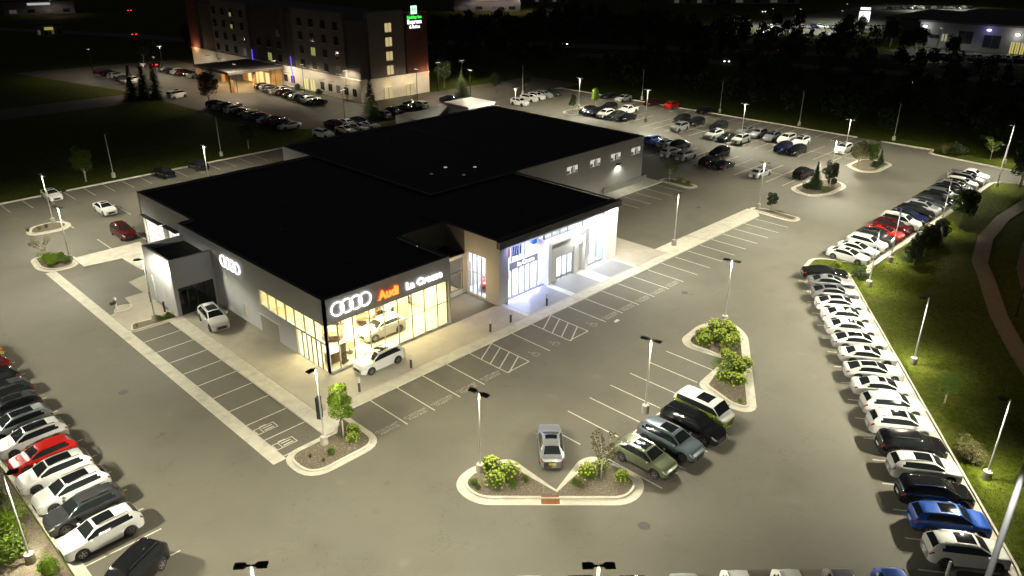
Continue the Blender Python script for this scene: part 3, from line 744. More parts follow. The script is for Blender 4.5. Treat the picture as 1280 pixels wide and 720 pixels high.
# ---- right far row, straight kerb (counted from the grass nose)
GF = 'cars along the straight right-hand kerb'
farr = [('sedan', 'white'), ('sedan', 'white'), ('plain_suv', 'white'), ('suv', 'dark grey'), ('sedan', 'red'), ('plain_suv', 'maroon'), ('plain_large_suv', 'white'), ('suv', 'dark blue'), ('plain_suv', 'black'), ('suv', 'silver'),
        ('plain_suv', 'dark grey'), ('suv', 'black'), ('plain_suv', 'grey'), ('suv', 'dark grey'), ('suv', 'silver'), ('plain_suv', 'white'), ('large_suv', 'grey'), ('pickup', 'white')]
for i, (k, c) in enumerate(farr):
    lb = {4: 'bright red sedan nosed to the straight right-hand kerb', 17: 'white pickup truck with black bed cover at the far end of the right kerb'}.get(i, f'{c} {WORD[k]}, {ORD[i + 1]} from the grass nose along the straight right kerb')
    put_car(k, c, 57.3 + 2.72 * i, -14.95 + (.45 if k == 'pickup' else 0), -90 + [.8, -1, .3][i % 3], lb, GF, near=i < 9, clad=False)

# ---- island bays, display cars
GI = 'cars around the front islands'
put_car('suv', 'olive green', 8.75, -20.75, -90, 'olive green SUV with sunroof, nose out beside the front island', GI, clad=True)
put_car('large_suv', 'blue-grey', 11.7, -20.9, -90, 'blue-grey SUV parked between the olive and the black SUV', GI, clad=True)
put_car('plain_large_suv', 'black', 14.62, -20.95, -90, 'black SUV parked between the blue-grey SUV and the lime van', GI, clad=False)
put_car('van', 'lime', 16.85, -20.5, -90, 'lime green and white van parked beside the rear planted island', GI, upper='white', clad=False)
put_car('sedan', 'grey', 5.2, -14.95, 45, 'light grey sedan standing askew with its tail to the island notch', GI, clad=False, plate=True)
GD = 'display cars on the apron'
put_car('suv', 'white', 3.82, 3.85, 180, 'white SUV displayed on the apron before the golden showroom front', GD, z=AP, clad=False)
put_car('suv', 'white', -2.5, 21.75, -98, 'white SUV displayed beside the grey side wall', GD, z=AP, clad=False)
# ---- row along the bottom edge of the picture, tails towards the lot
GB = 'cars along the bottom edge of the picture'
btm = [('suv', 'dark blue', 0), ('plain_suv', 'white', 1), ('sedan', 'white', 2), ('plain_suv', 'black', 3), ('sedan', 'silver', 4), ('sedan', 'white', 5), ('sedan', 'black', 6), ('plain_suv', 'black', 7), ('sedan', 'silver', 8), ('plain_suv', 'white', 9), ('plain_suv', 'white', 10), ('plain_suv', 'grey', 11), ('plain_suv', 'blue', 12)]
for k, c, i in btm:
    q = Vector((-16.05, -12.49)) + Vector((2.105, -2.045)) * i * (25.4 / 25.26) + Vector((-.70, -.714)) * ((2.3 if 'suv' in k else 2.1) + (.25 if 1 < i < 9 else 0))
    put_car(k, c, q.x, q.y, 225.6, f'roof of a {c} car, {ORD[i + 1]} from the left along the bottom edge', GB, clad=False)

# ---- back lot (tails and noses along x)
GK = 'cars in the rear lot'
back = [('plain_suv', 'black', 107.3, 40.4, 180, 'rear spine'), ('plain_suv', 'black', 106.9, 36.8, 180, ''), ('plain_suv', 'silver', 100.8, 36.6, 180, ''), ('plain_suv', 'black', 107.0, 31.6, 180, ''), ('suv', 'white', 100.0, 28.5, 180, ''), ('sedan', 'dark grey', 100.2, 25.8, 180, ''),
        ('suv', 'white', 100.1, 23.0, 180, ''), ('sedan', 'grey', 107.6, 26.1, 180, ''), ('plain_suv', 'grey', 106.6, 22.9, 180, ''), ('suv', 'grey', 106.2, 19.9, 180, ''), ('plain_suv', 'white', 106.6, 17.2, 180, ''), ('suv', 'white', 106.4, 14.4, 180, ''),
        ('suv', 'dark blue', 100.0, 14.6, 180, ''), ('plain_suv', 'black', 99.6, 11.9, 180, ''), ('plain_suv', 'blue', 88.4, 34.0, 0, ''), ('sedan', 'silver', 88.2, 31.2, 0, ''), ('plain_suv', 'black', 88.6, 28.5, 0, ''), ('plain_suv', 'white', 82.9, 26.7, 0, ''),
        ('plain_suv', 'silver', 83.0, 23.7, 0, ''), ('plain_suv', 'black', 88.8, 20.7, 180, ''), ('sedan', 'black', 82.4, 16.0, 0, ''), ('plain_suv', 'black', 82.2, 18.7, 0, ''), ('sedan', 'silver', 82.3, 9.6, 0, ''), ('plain_suv', 'black', 86.8, 4.6, 0, ''),
        ('suv', 'white', 106.6, 6.6, 180, ''), ('hatchback', 'maroon', 117.6, 55.0, 180, ''), ('plain_suv', 'red', 118.4, 50.0, 0, ''), ('sedan', 'black', 118.4, 42.0, 180, ''), ('sedan', 'black', 117.2, 67.0, 180, ''), ('sedan', 'white', 117.4, 62.7, 180, ''),
        ('plain_suv', 'black', 100.4, 61.0 - 1.6, 180, ''), ('plain_suv', 'black', 100.4, 57.2, 180, ''), ('plain_suv', 'white', 100.4, 54.6, 180, ''), ('plain_suv', 'black', 106.6, 58.6, 180, ''), ('plain_suv', 'dark grey', 100.4, 51.9, 180, ''), ('sedan', 'black', 101.0, 49.4, 180, ''),
        ('pickup', 'white', 106.9, 53.6, 180, ''), ('plain_suv', 'white', 96.6, 76.0, -90, ''), ('plain_suv', 'white', 101.4, 77.6, -90, ''), ('plain_suv', 'white', 104.6, 78.2, -90, ''), ('plain_suv', 'silver', 107.4, 78.4, -90, ''), ('plain_suv', 'dark grey', 110.2, 78.0, -90, '')]
NB = {0: 'paired with another black SUV', 1: 'right of its black twin on the rear spine', 2: 'in front of two black SUVs', 3: 'behind a white SUV on the rear spine', 4: 'nose out, left of the dark sedan', 5: 'between two white SUVs in the rear lot', 6: 'nose out, right of the dark sedan', 7: 'in the second line behind a white SUV',
      8: 'second line, right of the grey sedan', 9: 'second line, left of two white SUVs', 10: 'second line, left of its white twin', 11: 'at the right end of the second line', 12: 'nose out before two white SUVs, left one', 13: 'nose out before two white SUVs, right one', 14: 'half hidden by the service wing corner', 15: 'next to the blue SUV by the service wing',
      16: 'next to the silver sedan by the service wing', 17: 'tail out, left of the silver SUV', 18: 'tail out, right of a white SUV', 19: 'head-on above a pair of black cars', 20: 'right of a pair of black cars, nearer the walkway', 21: 'left of a pair of black cars', 22: 'alone by the lamp beyond the walkway end', 23: 'behind the tree of the round island',
      24: 'alone beside a lamp at the right of the rear lot', 25: 'left of two red cars along the rear kerb', 26: 'right of two red cars along the rear kerb', 27: 'alone along the rear kerb right of the red SUV', 28: 'left of a white sedan along the rear kerb', 29: 'along the rear kerb, left of the red cars', 30: 'leftmost, next to the young tree island', 31: 'second from the young tree island',
      32: 'between dark SUVs near the roof edge', 33: 'in the second line behind a white SUV near the young tree', 34: 'next to a white SUV near the roof edge', 35: 'rightmost dark car near the roof edge', 36: 'behind dark SUVs in the rear lot', 37: 'alone just behind the roof edge by a lamp', 38: 'leftmost of four along the far kerb', 39: 'second of four along the far kerb', 40: 'third of four along the far kerb', 41: 'last of four along the far kerb'}
for i, (k, c, x, y, d, _) in enumerate(back):
    put_car(k, c, x, y, d + [1, -1.2, .4][i % 3], f'{c} {WORD[k].replace(" with sunroof", "")} {NB[i]}', GK, near=False, clad=False)
# ---- side lot on the left
GS = 'cars in the left side lot'
put_car('sedan', 'white', -.15, 75.9, -90, 'white sedan with dark grille at the far left kerb behind a lamp', GS, clad=False)
put_car('sedan', 'white', 2.9, 64.2, -90, 'white sedan alone in the middle of the left lot', GS, clad=False)
put_car('plain_suv', 'maroon', 1.0, 53.0, -90, 'maroon SUV parked by the bright garage door', GS, clad=False)
put_car('sedan', 'black', 16.2, 75.8, -90, 'black sedan at the far left kerb, left of two', GS, near=False)
put_car('plain_suv', 'black', 21.7, 76.2, 90, 'black SUV at the far left kerb, right of two, by a lamp', GS, near=False)
# ================================================================== THE DEALERSHIP
def wall(name, axis, c, th, u0, u1, z0, z1, holes, m, parent):
    """wall slab in the plane axis=c, th thick (sign gives the inward side), with rectangular openings (ua, ub, za, zb)"""
    us = sorted({u0, u1} | {h[0] for h in holes} | {h[1] for h in holes}); zs = sorted({z0, z1} | {h[2] for h in holes} | {h[3] for h in holes})
    us = [u for u in us if u0 <= u <= u1]; zs = [z for z in zs if z0 <= z <= z1]
    def solid(i, j):
        if not (0 <= i < len(us) - 1 and 0 <= j < len(zs) - 1): return False
        um, zm = (us[i] + us[i + 1]) / 2, (zs[j] + zs[j + 1]) / 2
        return not any(h[0] < um < h[1] and h[2] < zm < h[3] for h in holes)
    P = (lambda u, d, z: (c + d, u, z)) if axis == 'x' else (lambda u, d, z: (u, c + d, z))
    b = MB()
    for i in range(len(us) - 1):
        for j in range(len(zs) - 1):
            if not solid(i, j): continue
            a, e, p, q = us[i], us[i + 1], zs[j], zs[j + 1]
            b.add([P(a, 0, p), P(e, 0, p), P(e, 0, q), P(a, 0, q)], [(0, 1, 2, 3)]); b.add([P(a, th, p), P(e, th, p), P(e, th, q), P(a, th, q)], [(3, 2, 1, 0)])
            for (di, dj, v) in ((-1, 0, [(a, p), (a, q)]), (1, 0, [(e, p), (e, q)]), (0, -1, [(a, p), (e, p)]), (0, 1, [(a, q), (e, q)])):
                if not solid(i + di, j + dj): b.add([P(v[0][0], 0, v[0][1]), P(v[1][0], 0, v[1][1]), P(v[1][0], th, v[1][1]), P(v[0][0], th, v[0][1])], [(0, 1, 2, 3)])
    return b.build(name, m, parent)
def glazing(axis, c, us, zs, parent, glass=M_GLASS, mw=0.055, md=0.14, d=0.08, mm=M_MULL, bars=True):
    """curtain glazing: one pane per bay (thin solid panes), mullions and transoms between them; d = setback of the glass"""
    def B(u0, u1, d0, d1, z0, z1):
        return MB().box(c + d0, c + d1, u0, u1, z0, z1) if axis == 'x' else MB().box(u0, u1, c + d0, c + d1, z0, z1)
    for i in range(len(us) - 1):
        for j in range(len(zs) - 1):
            B(us[i] + mw / 2, us[i + 1] - mw / 2, d - .006, d + .006, zs[j] + mw / 2, zs[j + 1] - mw / 2).build('pane', glass, parent)
    if bars:
        for u in us: B(u - mw / 2, u + mw / 2, d - md / 2, d + md / 2, zs[0], zs[-1]).build('mullion', mm, parent)
        for z in zs[0:]:
            for i in range(len(us) - 1): B(us[i] + mw / 2, us[i + 1] - mw / 2, d - md * .4, d + md * .4, z - mw / 2, z + mw / 2).build('transom', mm, parent)

bd = empty('dealership_building', (13, 16, 0), 0, 'large flat-roofed car dealership with two glowing glass showrooms', 'building')
TOP = 7.0
# --- west (side) wall of the golden showroom wing
wall('wall', 'x', 0.0, .25, 5.75, 25.75, 0, TOP, [(6.0, 10.8, .16, 2.72), (6.0, 16.8, 2.88, 4.6), (19.05, 20.35, .6, 1.85), (13.85, 17.0, .14, 1.92)], M_METAL, bd)
glazing('x', 0.0, [6.0, 6.85, 7.6, 8.35, 9.1, 9.85, 10.8], [.16, 2.72], bd)
glazing('x', 0.0, [6.0, 7.6, 9.2, 10.8, 12.3, 13.8, 15.3, 16.8], [2.88, 4.6], bd)
glazing('x', 0.0, [19.05, 20.35], [.6, 1.85], bd, glass=mat('frosted_window', (.35, .34, .27), .4, emit=((1, .9, .6), .12)), mm=M_WHITE)
MB().box(-.03, .22, 13.85, 17.0, .14, 1.92).build('garage_door', mat('sectional_door', (.26, .25, .20), .6, noise=(2, .05)), bd)
MB().box(-.06, .0, 13.6, 17.2, 1.95, 2.03).build('door_head', M_WHITE, bd)
wall('wall', 'x', 0.0, .25, 25.75, 32.6, 0, TOP, [], M_METAL, bd)
# --- front (south) of the golden showroom
wall('wall', 'y', 5.75, .25, 0.0, 13.9, 0, TOP, [(.14, 13.72, .14, 4.62)], M_METAL, bd)
FX = [.14, 1.2, 2.77, 4.5, 6.05, 7.6, 9.2, 10.7, 12.25, 13.72]
glazing('y', 5.75, FX, [.14, 2.45, 4.62], bd)
wall('wall', 'x', 13.65, .25, 6.0, 10.1, 0, TOP, [], M_METAL, bd)
# --- recessed link between the showrooms
wall('wall', 'y', 10.1, .25, 13.9, 19.75, 0, 4.45, [(14.3, 19.4, .55, 4.1)], M_METAL, bd)
wall('wall', 'y', 13.2, .25, 13.9, 19.75, 4.45, TOP, [], mat('shaded_link_wall', (.07, .068, .066), .8), bd)  # unlit look put into a dark wall colour
MB().box(13.92, 19.73, 10.36, 13.19, 4.3, 4.38).build('roof', M_ROOF, bd)
wall('wall', 'x', 19.75, .3, 10.1, 17.6, 0, TOP, [], mat('shaded_link_wall', (.07, .068, .066), .8), bd)  # same dark colour stands in for shade above the link roof
wall('wall', 'x', 13.65, .25, 10.35, 13.45, 4.8, TOP, [], M_METAL, bd)
glazing('y', 10.1, [14.3, 16.0, 17.7, 19.4], [.55, 2.6, 4.1], bd, mm=M_METALD)
# --- white showroom
wall('wall', 'x', 19.75, .3, 5.0, 10.1, 0, TOP, [(7.0, 9.7, .25, 4.75)], M_STUCCO, bd)
glazing('x', 19.75, [7.0, 7.7, 8.35, 9.0, 9.7], [.25, 2.7, 4.75], bd, mm=M_STUCCO)
MB().box(20.05, 21.0, 5.0, 5.75, 0, 6.3).build('column', M_STUCCO, bd)
MB().box(37.15, 38.95, 4.98, 5.75, 0, 6.3).build('column', M_WHITE, bd)
MB().box(37.15, 38.95, 5.75, 21.5, 0, 6.3).build('wall', M_STUCCO, bd)
MB().box(21.0, 37.15, 5.5, 5.75, 5.72, 6.3).build('header', mat('header_grey', (.22, .22, .22), .7), bd)
fas = MB().box(19.55, 39.2, 4.72, 5.2, 6.3, 7.05).build('fascia', M_METALD, bd)
MB().box(20.05, 38.9, 5.2, 5.75, 6.3, 6.95).build('wall', mat('header_grey', (.22, .22, .22), .7), bd)
VX1 = [21.0, 22.1, 23.15, 24.0, 24.8, 25.95, 26.95]
glazing('y', 5.55, VX1, [.14, 3.15, 5.72], bd, mm=M_STUCCO, d=.02)
VX2 = [33.3, 34.6, 35.9, 37.15]
glazing('y', 5.55, VX2, [.14, 3.15, 5.72], bd, mm=M_STUCCO, d=.02)
glazing('y', 5.55, [26.95, 28.2, 29.5, 30.8, 32.05, 33.3], [5.2, 5.72], bd, mm=M_STUCCO, d=.02)
# entrance portal: thick white frame with a recessed entrance inside
pt = MB().box(26.85, 27.35, 4.75, 7.6, AP, 5.12).build('portal', M_WHITE, bd)
MB().box(32.95, 33.42, 4.75, 7.6, AP, 5.12).build('jamb', M_WHITE, pt)
MB().box(27.35, 32.95, 4.75, 7.6, 4.68, 5.12).build('lintel', M_WHITE, pt)
wall('portal_back', 'y', 5.15, .15, 27.35, 32.95, AP, 4.68, [(28.6, 31.3, AP, 2.75)], mat('portal_panel', (.5, .5, .48), .5, noise=(1, .04)), pt)
glazing('y', 5.15, [28.6, 29.5, 30.4, 31.3], [AP, 2.75], bd, mm=M_STUCCO, d=.07)
MB().box(31.4, 32.15, 4.98, 5.15, AP, 3.5).build('pylon', M_WHITE, pt)  # white slab standing in for the lit reflection beside the door
MB().box(31.45, 32.1, 4.85, 5.1, 4.62, 4.67).build('downlight', emission('entrance_downlight', (1, .96, .86), 14), pt)
light('portal_light', (30, 3.9, 6.25), 190, (1, .98, .94), bd, 'AREA', size=(6, .15), rot=(R(12), 0, 0))
light('entrance_light', (31.75, 4.8, 4.6), 110, (1, .96, .86), bd, 'AREA', size=(.5, .15))
# --- side wing north-west with drive-in doors
wall('wall', 'x', 1.5, .25, 32.6, 46.9, 0, TOP, [(36.7, 39.8, .02, 4.45), (41.1, 46.0, .02, 4.3)], M_STUCCO, bd)
for (a, b_, z) in ((41.1, 46.0, 4.3), (36.7, 39.8, 4.45)):
    dr = MB().box(1.58, 1.64, a, b_, .02, z).build('garage_door', emission('lit_translucent_door', (1, .97, .88), 1.15 if a > 40 else .35), bd)
    n = 5
    for k in range(1, n): MB().box(1.55, 1.58, a, b_, .02 + (z - .02) * k / n - .03, .02 + (z - .02) * k / n + .03).build('rail', M_METAL, dr)
    for k in range(0, 4): MB().box(1.545, 1.575, a + (b_ - a) * k / 3 - .03, a + (b_ - a) * k / 3 + .03, .02, z).build('stile', M_METAL, dr)
    MB().box(.95, 1.5, a - .15, b_ + .15, z + .12, z + .20).build('awning', M_METALD, bd)
light('door_light', (.6, 43.5, 4.2), 130, (1, .97, .85), bd, 'AREA', size=(.3, 4), rot=(0, R(25), 0))
wall('wall', 'y', 32.6, .25, 0.0, 1.5, 0, TOP, [], M_METAL, bd)
wall('wall', 'y', 46.65, .25, 1.5, 24.9, 0, TOP, [], M_STUCCO, bd)
# --- service wing
wall('wall', 'x', 24.9, .25, 46.9, 54.3, 0, TOP, [], M_WHITE, bd)
wall('wall', 'y', 54.05, .25, 25.15, 67.0, 0, TOP, [], M_STUCCO, bd)
wall('wall', 'x', 66.75, .25, 21.75, 54.05, 0, TOP, [], M_STUCCO, bd)
WIN = [(49.2, 51.7), (54.25, 56.75), (59.05, 61.55), (64.0, 66.5)]
wall('wall', 'y', 21.5, .25, 39.0, 67.0, 0, TOP, [(a, b_, 4.48, 5.55) for a, b_ in WIN], mat('service_wall', (.40, .39, .375), .7, noise=(.8, .06)), bd)
for a, b_ in WIN:
    w = MB().box(a, b_, 21.66, 21.70, 4.48, 5.55).build('window', emission('lit_workshop', (1, .95, .80), .62), bd)
    for k, (q0, q1, z0, z1) in enumerate(((.05, .30, .05, .45), (.42, .55, .1, .8), (.62, .70, .0, .9), (.78, .95, .05, .35))):
        MB().box(a + (b_ - a) * q0, a + (b_ - a) * q1, 21.60, 21.64, 4.5 + z0, 4.5 + z1 * .95).build('shelf', mat('workshop_shelf', (.30, .29, .26), .7), w)
    for u in (a, (a + b_) / 2, b_): MB().box(u - .03, u + .03, 21.52, 21.60, 4.48, 5.55).build('mullion', M_METALD, w)
    MB().box(a, b_, 21.47, 21.60, 4.42, 4.48).build('sill', M_METAL, w)
wl = MB().box(60.4, 61.2, 21.25, 21.5, 3.75, 3.98).build('wall_lamp', M_METALD, bd)
light('wall_lamp_light', (60.8, 21.15, 3.7), 420, (1, .96, .82), bd, 'SPOT', soft=.12, spot=R(150))
MB().box(57.0, 67.6, 20.9, 21.05, AP, .95).build('guard_wall', mat('guard_wall', (.24, .24, .22), .7, noise=(1, .08)), bd)
# --- roofs (black membrane behind low parapets) and copings
rf = MB().prism(ccw([(.25, 6.0), (13.65, 6.0), (13.65, 13.45), (20.05, 13.45), (20.05, 5.7), (38.95, 5.7), (38.95, 21.3), (24.9, 21.3), (24.9, 46.65), (1.75, 46.65), (1.75, 32.85), (.25, 32.85)]), 6.5, 6.78).build('roof', M_ROOF, bd)
rf2 = MB().prism([(25.15, 21.75), (66.75, 21.75), (66.75, 54.05), (25.15, 54.05)], 6.5, 6.86).build('roof', M_ROOF, bd)
M_COPE = mat('coping_metal', (.075, .075, .085), .45, .2)
for (x0, x1, y0, y1) in ((-.04, 13.94, 5.70, 6.04), (-.04, .3, 6.04, 32.64), (13.6, 13.94, 6.04, 13.16), (13.6, 20.1, 13.16, 13.5), (19.7, 20.1, 5.2, 13.16), (13.95, 19.69, 10.06, 10.36), (.3, 1.8, 32.56, 32.9), (1.46, 1.8, 32.9, 46.94), (1.8, 24.86, 46.6, 46.94),
                         (24.86, 25.2, 21.46, 54.34), (25.2, 67.04, 54.0, 54.34), (66.7, 67.04, 21.8, 54.0), (25.2, 67.04, 21.46, 21.8), (20.1, 38.95, 5.2, 5.8), (38.6, 39.0, 5.8, 21.46)):
    zc = 4.45 if (y0, y1) == (10.06, 10.36) else TOP
    MB().box(x0, x1, y0, y1, zc, zc + .05).build('coping', M_COPE, rf)
wall('parapet', 'y', 21.5, .25, 25.15, 39.0, 6.3, TOP, [], M_ROOF, bd)
wall('parapet', 'x', 24.9, .25, 21.5, 46.9, 6.3, TOP, [], M_ROOF, bd)
MB().box(45.3, 45.45, 21.9, 54.0, 6.86, 6.90).build('seam', M_COPE, rf2)
MB().box(25.2, 66.7, 33.0, 33.15, 6.86, 6.90).build('seam', M_COPE, rf2)
for (x, y, s_) in ((33.9, 29.2, .42), (36.7, 26.6, .36), (33.2, 24.9, .06), (30.6, 28.1, .05)):
    v = MB().tube((x, y, 6.86), (x, y, 7.05), .24, .24, 10).build('roof_vent', M_METALD, rf2)
    MB().ico((x, y, 7.05), .24, 2, (1, 1, .5)).build('dome', emission('lit_dome_%d' % int(s_ * 100), (.95, .95, 1), s_), v)
for k in range(1, 9): MB().box(.4 + 0, 13.5, 6.2 + k * 2.9, 6.26 + k * 2.9, 6.78, 6.80).build('seam', M_COPE, rf)
for k in range(1, 6): MB().box(20.2, 38.5, 6.4 + k * 2.6, 6.46 + k * 2.6, 6.78, 6.80).build('seam', M_COPE, rf)
for (x, y) in ((7, 12), (7, 24), (29, 10), (29, 17), (12, 38), (20, 40)): MB().tube((x, y, 6.78), (x, y, 6.84), .22, .2, 10).build('roof_drain', M_COPE, rf)
for (x, y) in ((40, 28), (55, 30), (60, 42), (38, 46)): MB().tube((x, y, 6.86), (x, y, 7.3), .09, .09, 8).build('vent_pipe', M_COPE, rf2)
# --- entrance box on the west side
eb = bd
wall('entrance_wall', 'x', -4.25, .25, 25.75, 32.0, 0, 5.95, [(28.2, 30.9, .02, 3.1)], M_METAL, eb)
wall('entrance_wall', 'y', 25.75, .25, -4.0, -.02, 0, 5.95, [(-3.85, -.25, .05, 2.95)], M_METAL, eb)
wall('entrance_wall', 'y', 31.75, .25, -4.0, -.02, 0, 5.95, [], M_METAL, eb)
glazing('y', 25.75, [-3.85, -2.95, -2.05, -1.15, -.25], [.05, 2.95], eb, glass=M_GLASSD, mm=M_METALD)
MB().box(-4.12, -4.08, 28.2, 30.9, .02, 3.1).build('garage_door', mat('white_door', (.55, .56, .56), .4, noise=(1, .04)), eb)
MB().box(-4.0, -.02, 26.0, 31.75, 5.15, 5.35).build('roof', mat('entrance_roof', (.10, .10, .085), .8, noise=(.8, .3)), eb)
for k, y in enumerate((27.9, 31.2)): MB().tube((-4.7, y, 0), (-4.7, y, 1.15), .09, .09, 10).build('bollard', M_METALD, eb)
MB().box(-3.9, -.1, 26.1, 31.6, .03, .05).build('entrance_floor', M_TILEW, eb)
# --- interiors: golden showroom
CEIL = 4.72
MB().box(.25, 13.65, 6.0, 21.0, .03, AP + .01).build('showroom_floor', M_TILE, bd)
MB().box(.25, 13.65, 6.0, 21.0, CEIL, CEIL + .15).build('ceiling', M_CREAM, bd)
MB().box(.27, 13.63, 20.6, 20.9, .14, CEIL).build('partition', M_CREAM, bd)
MB().box(13.55, 13.63, 6.02, 10.1, .14, CEIL).build('partition', M_CREAM, bd)
MB().box(13.75, 13.95, 10.4, 20.6, .14, CEIL).build('partition', M_CREAM, bd)
for (x, y) in ((2.8, 14), (11.0, 9.2), (11.0, 14.5)):
    MB().box(x - .3, x + .3, y - .12, y + .12, .14, CEIL).build('column', M_CREAM, bd)
MB().box(9.6, 10.9, 9.0, 9.12, .14, 3.9).build('display_wall', mat('display_panel', (.66, .62, .52), .5), bd)
warm = (1.0, .84, .50)
for (x, y) in ((2.2, 8.2), (5.2, 8.2), (8.2, 8.2), (11.4, 8.0), (2.2, 12), (5.2, 12), (8.2, 12), (11.4, 12), (4, 16.5), (9, 16.5)):
    MB().box(x - .9, x + .9, y - .12, y + .12, CEIL - .05, CEIL - .005).build('ceiling_lamp', emission('warm_ceiling_lamp', warm, 9), bd)
for (x, y) in ((3.5, 8.4), (10, 8.4), (3.5, 13), (10, 13)):
    light('showroom_light', (x, y, CEIL - .1), 1250, warm, bd, 'AREA', size=(5, 3))
light('showroom_light', (7, 18, CEIL - .1), 420, warm, bd, 'AREA', size=(8, 2))
# interiors: white showroom
MB().box(20.05, 37.1, 5.75, 18.0, .03, AP + .01).build('showroom_floor', M_TILEW, bd)
MB().box(20.05, 37.1, 5.75, 18.0, 5.8, 5.95).build('ceiling', M_WHITE, bd)
MB().box(20.05, 37.1, 17.7, 17.95, .14, 5.8).build('partition', M_WHITE, bd)
MB().box(21.0, 27.3, 10.6, 10.75, .14, 3.0).build('partition', M_WHITE, bd)
cool = (.76, .83, 1.0)
for x in (22.5, 25.5, 28.5, 31.5, 34.5):
    MB().box(x - .1, x + .1, 6.6, 12, 5.74, 5.795).build('ceiling_lamp', emission('cool_ceiling_lamp', cool, 9), bd)
for (x, y) in ((23.5, 8.0), (30, 9.5), (35.2, 8.0), (23.5, 13.5), (34, 13.5)):
    light('showroom_light', (x, y, 5.65), 1250, cool, bd, 'AREA', size=(4, 3))
MB().box(21.1, 26.8, 5.46, 5.5, AP + .01, AP + .09).build('floor_strip', emission('blue_floor_strip', (.30, .34, 1), 1.6), bd)
light('forecourt_light', (23.6, 5.35, .45), 190, (.22, .24, 1.0), bd, 'AREA', size=(5, .25), rot=(R(-70), 0, 0))
light('forecourt_light', (23.6, 4.5, 6.25), 330, (.55, .57, 1.0), bd, 'AREA', size=(5, .2))
light('forecourt_light', (35.6, 4.4, 6.25), 230, (.85, .86, 1.0), bd, 'AREA', size=(2.5, .2))
light('forecourt_light', (38.1, 4.3, 6.25), 300, (1, .98, .92), bd, 'AREA', size=(1.2, .2))
MB().box(13.95, 19.6, 10.4, 18, .03, .12).build('showroom_floor', M_TILE, bd)
MB().box(13.95, 19.7, 10.4, 17.95, 4.12, 4.25).build('ceiling', M_CREAM, bd)
MB().box(13.95, 19.7, 17.6, 17.9, .14, 4.1).build('partition', M_CREAM, bd)
light('link_light', (16.8, 12.5, 4.05), 330, (1, .86, .58), bd, 'AREA', size=(4, 2))
light('soffit_lamp', (16.8, 8.3, 2.9), 380, (1, .70, .34), bd, 'POINT', soft=.1)
MB().ico((17.0, 9.98, 4.27), .1, 2).build('soffit_lamp', emission('soffit_bulb', (1, .85, .5), 20), bd)

# things inside the showrooms
GN = 'cars inside the showrooms'
put_car('suv', 'white', 7.6, 8.45, 180, 'white SUV inside the golden showroom, broadside behind the front glass', GN, z=.15, clad=False)
put_car('plain_suv', 'bronze', 9.1, 12.2, 215, 'bronze SUV inside the golden showroom behind the white one, left of two', GN, z=.15, clad=False)
put_car('sedan', 'silver', 12.0, 12.4, 200, 'silver sedan inside the golden showroom, right of the bronze SUV', GN, z=.15, clad=False)
put_car('plain_suv', 'bronze', 4.6, 12.2, 235, 'bronze SUV inside the golden showroom at the left, behind the big rings', GN, z=.15, clad=False)
put_car('hatchback', 'red', 23.0, 9.0, 200, 'red hatchback inside the white showroom', GN, z=.15, clad=False)
dk = empty('reception_desk', (1.35, 7.4, .15), 0, 'brown reception desk inside the corner of the golden showroom', 'desk')
wood = mat('walnut', (.16, .085, .035), .4, noise=(3, .2))
MB().box(-.5, .5, -.45, .45, 0, 1.0).build('counter', wood, dk, world=False); MB().box(-.6, .6, -.55, .55, 1.0, 1.06).build('top', M_WHITE, dk, world=False)
kb = empty('display_screen', (2.0, 6.5, .15), R(20), 'upright dark display screen behind the golden showroom corner glass', 'screen')
MB().box(-.35, .35, -.04, .04, .15, 2.0).build('panel', M_CLAD, kb, world=False); MB().box(-.4, .4, -.2, .2, 0, .15).build('foot', M_METALD, kb, world=False)
tb = empty('round_table', (3.4, 7.7, .15), 0, 'round brown table inside the golden showroom left of the white SUV', 'table')
MB().tube((0, 0, .7), (0, 0, .75), .7, .7, 20).build('top', wood, tb, world=False); MB().tube((0, 0, .04), (0, 0, .7), .05, .05, 8).build('leg', M_METALD, tb, world=False); MB().tube((0, 0, 0), (0, 0, .04), .35, .3, 14).build('foot', M_METALD, tb, world=False)
def hang(name, x, z0, z1, w, col, label, cat, y=6.3):
    o = empty(name, (x, y, (z0 + z1) / 2), 0, label, cat); MB().box(-w / 2, w / 2, -.015, .015, (z0 - z1) / 2, (z1 - z0) / 2).build('cloth', mat(name + '_%d' % int(x * 10), col, .7), o, world=False)
    MB().tube((-w / 2, 0, (z1 - z0) / 2), (w / 2, 0, (z1 - z0) / 2), .02, .02, 6).build('rod', M_METALD, o, world=False); MB().tube((0, 0, (z1 - z0) / 2), (0, 0, 5.78 - (z0 + z1) / 2), .008, .008, 4).build('cord', M_METALD, o, world=False)
hang('banner', 22.0, 4.25, 5.4, 1.1, (.55, .02, .04), 'red banner hanging inside the white showroom at its left end', 'banner')
hang('banner', 23.55, 4.2, 5.45, 1.5, (.02, .05, .32), 'blue banner with white stripes hanging right of the red one', 'banner')
for k in range(3): MB().bar((23.1 + k * .35, 6.27, 4.35), (23.3 + k * .35, 6.27, 5.3), .02, .10).build('banner_stripe', M_WHITE, bpy.data.objects['banner.001'])
bl = empty('hanging_globe', (26.3, 6.45, 5.05), 0, 'round blue globe hanging behind the white showroom glass', 'decoration')
MB().ico((0, 0, 0), .42, 2).build('globe', mat('blue_globe', (.03, .12, .6), .5), bl, world=False, smooth=True); MB().tube((0, 0, .4), (0, 0, .73), .01, .01, 4).build('cord', M_METALD, bl, world=False)

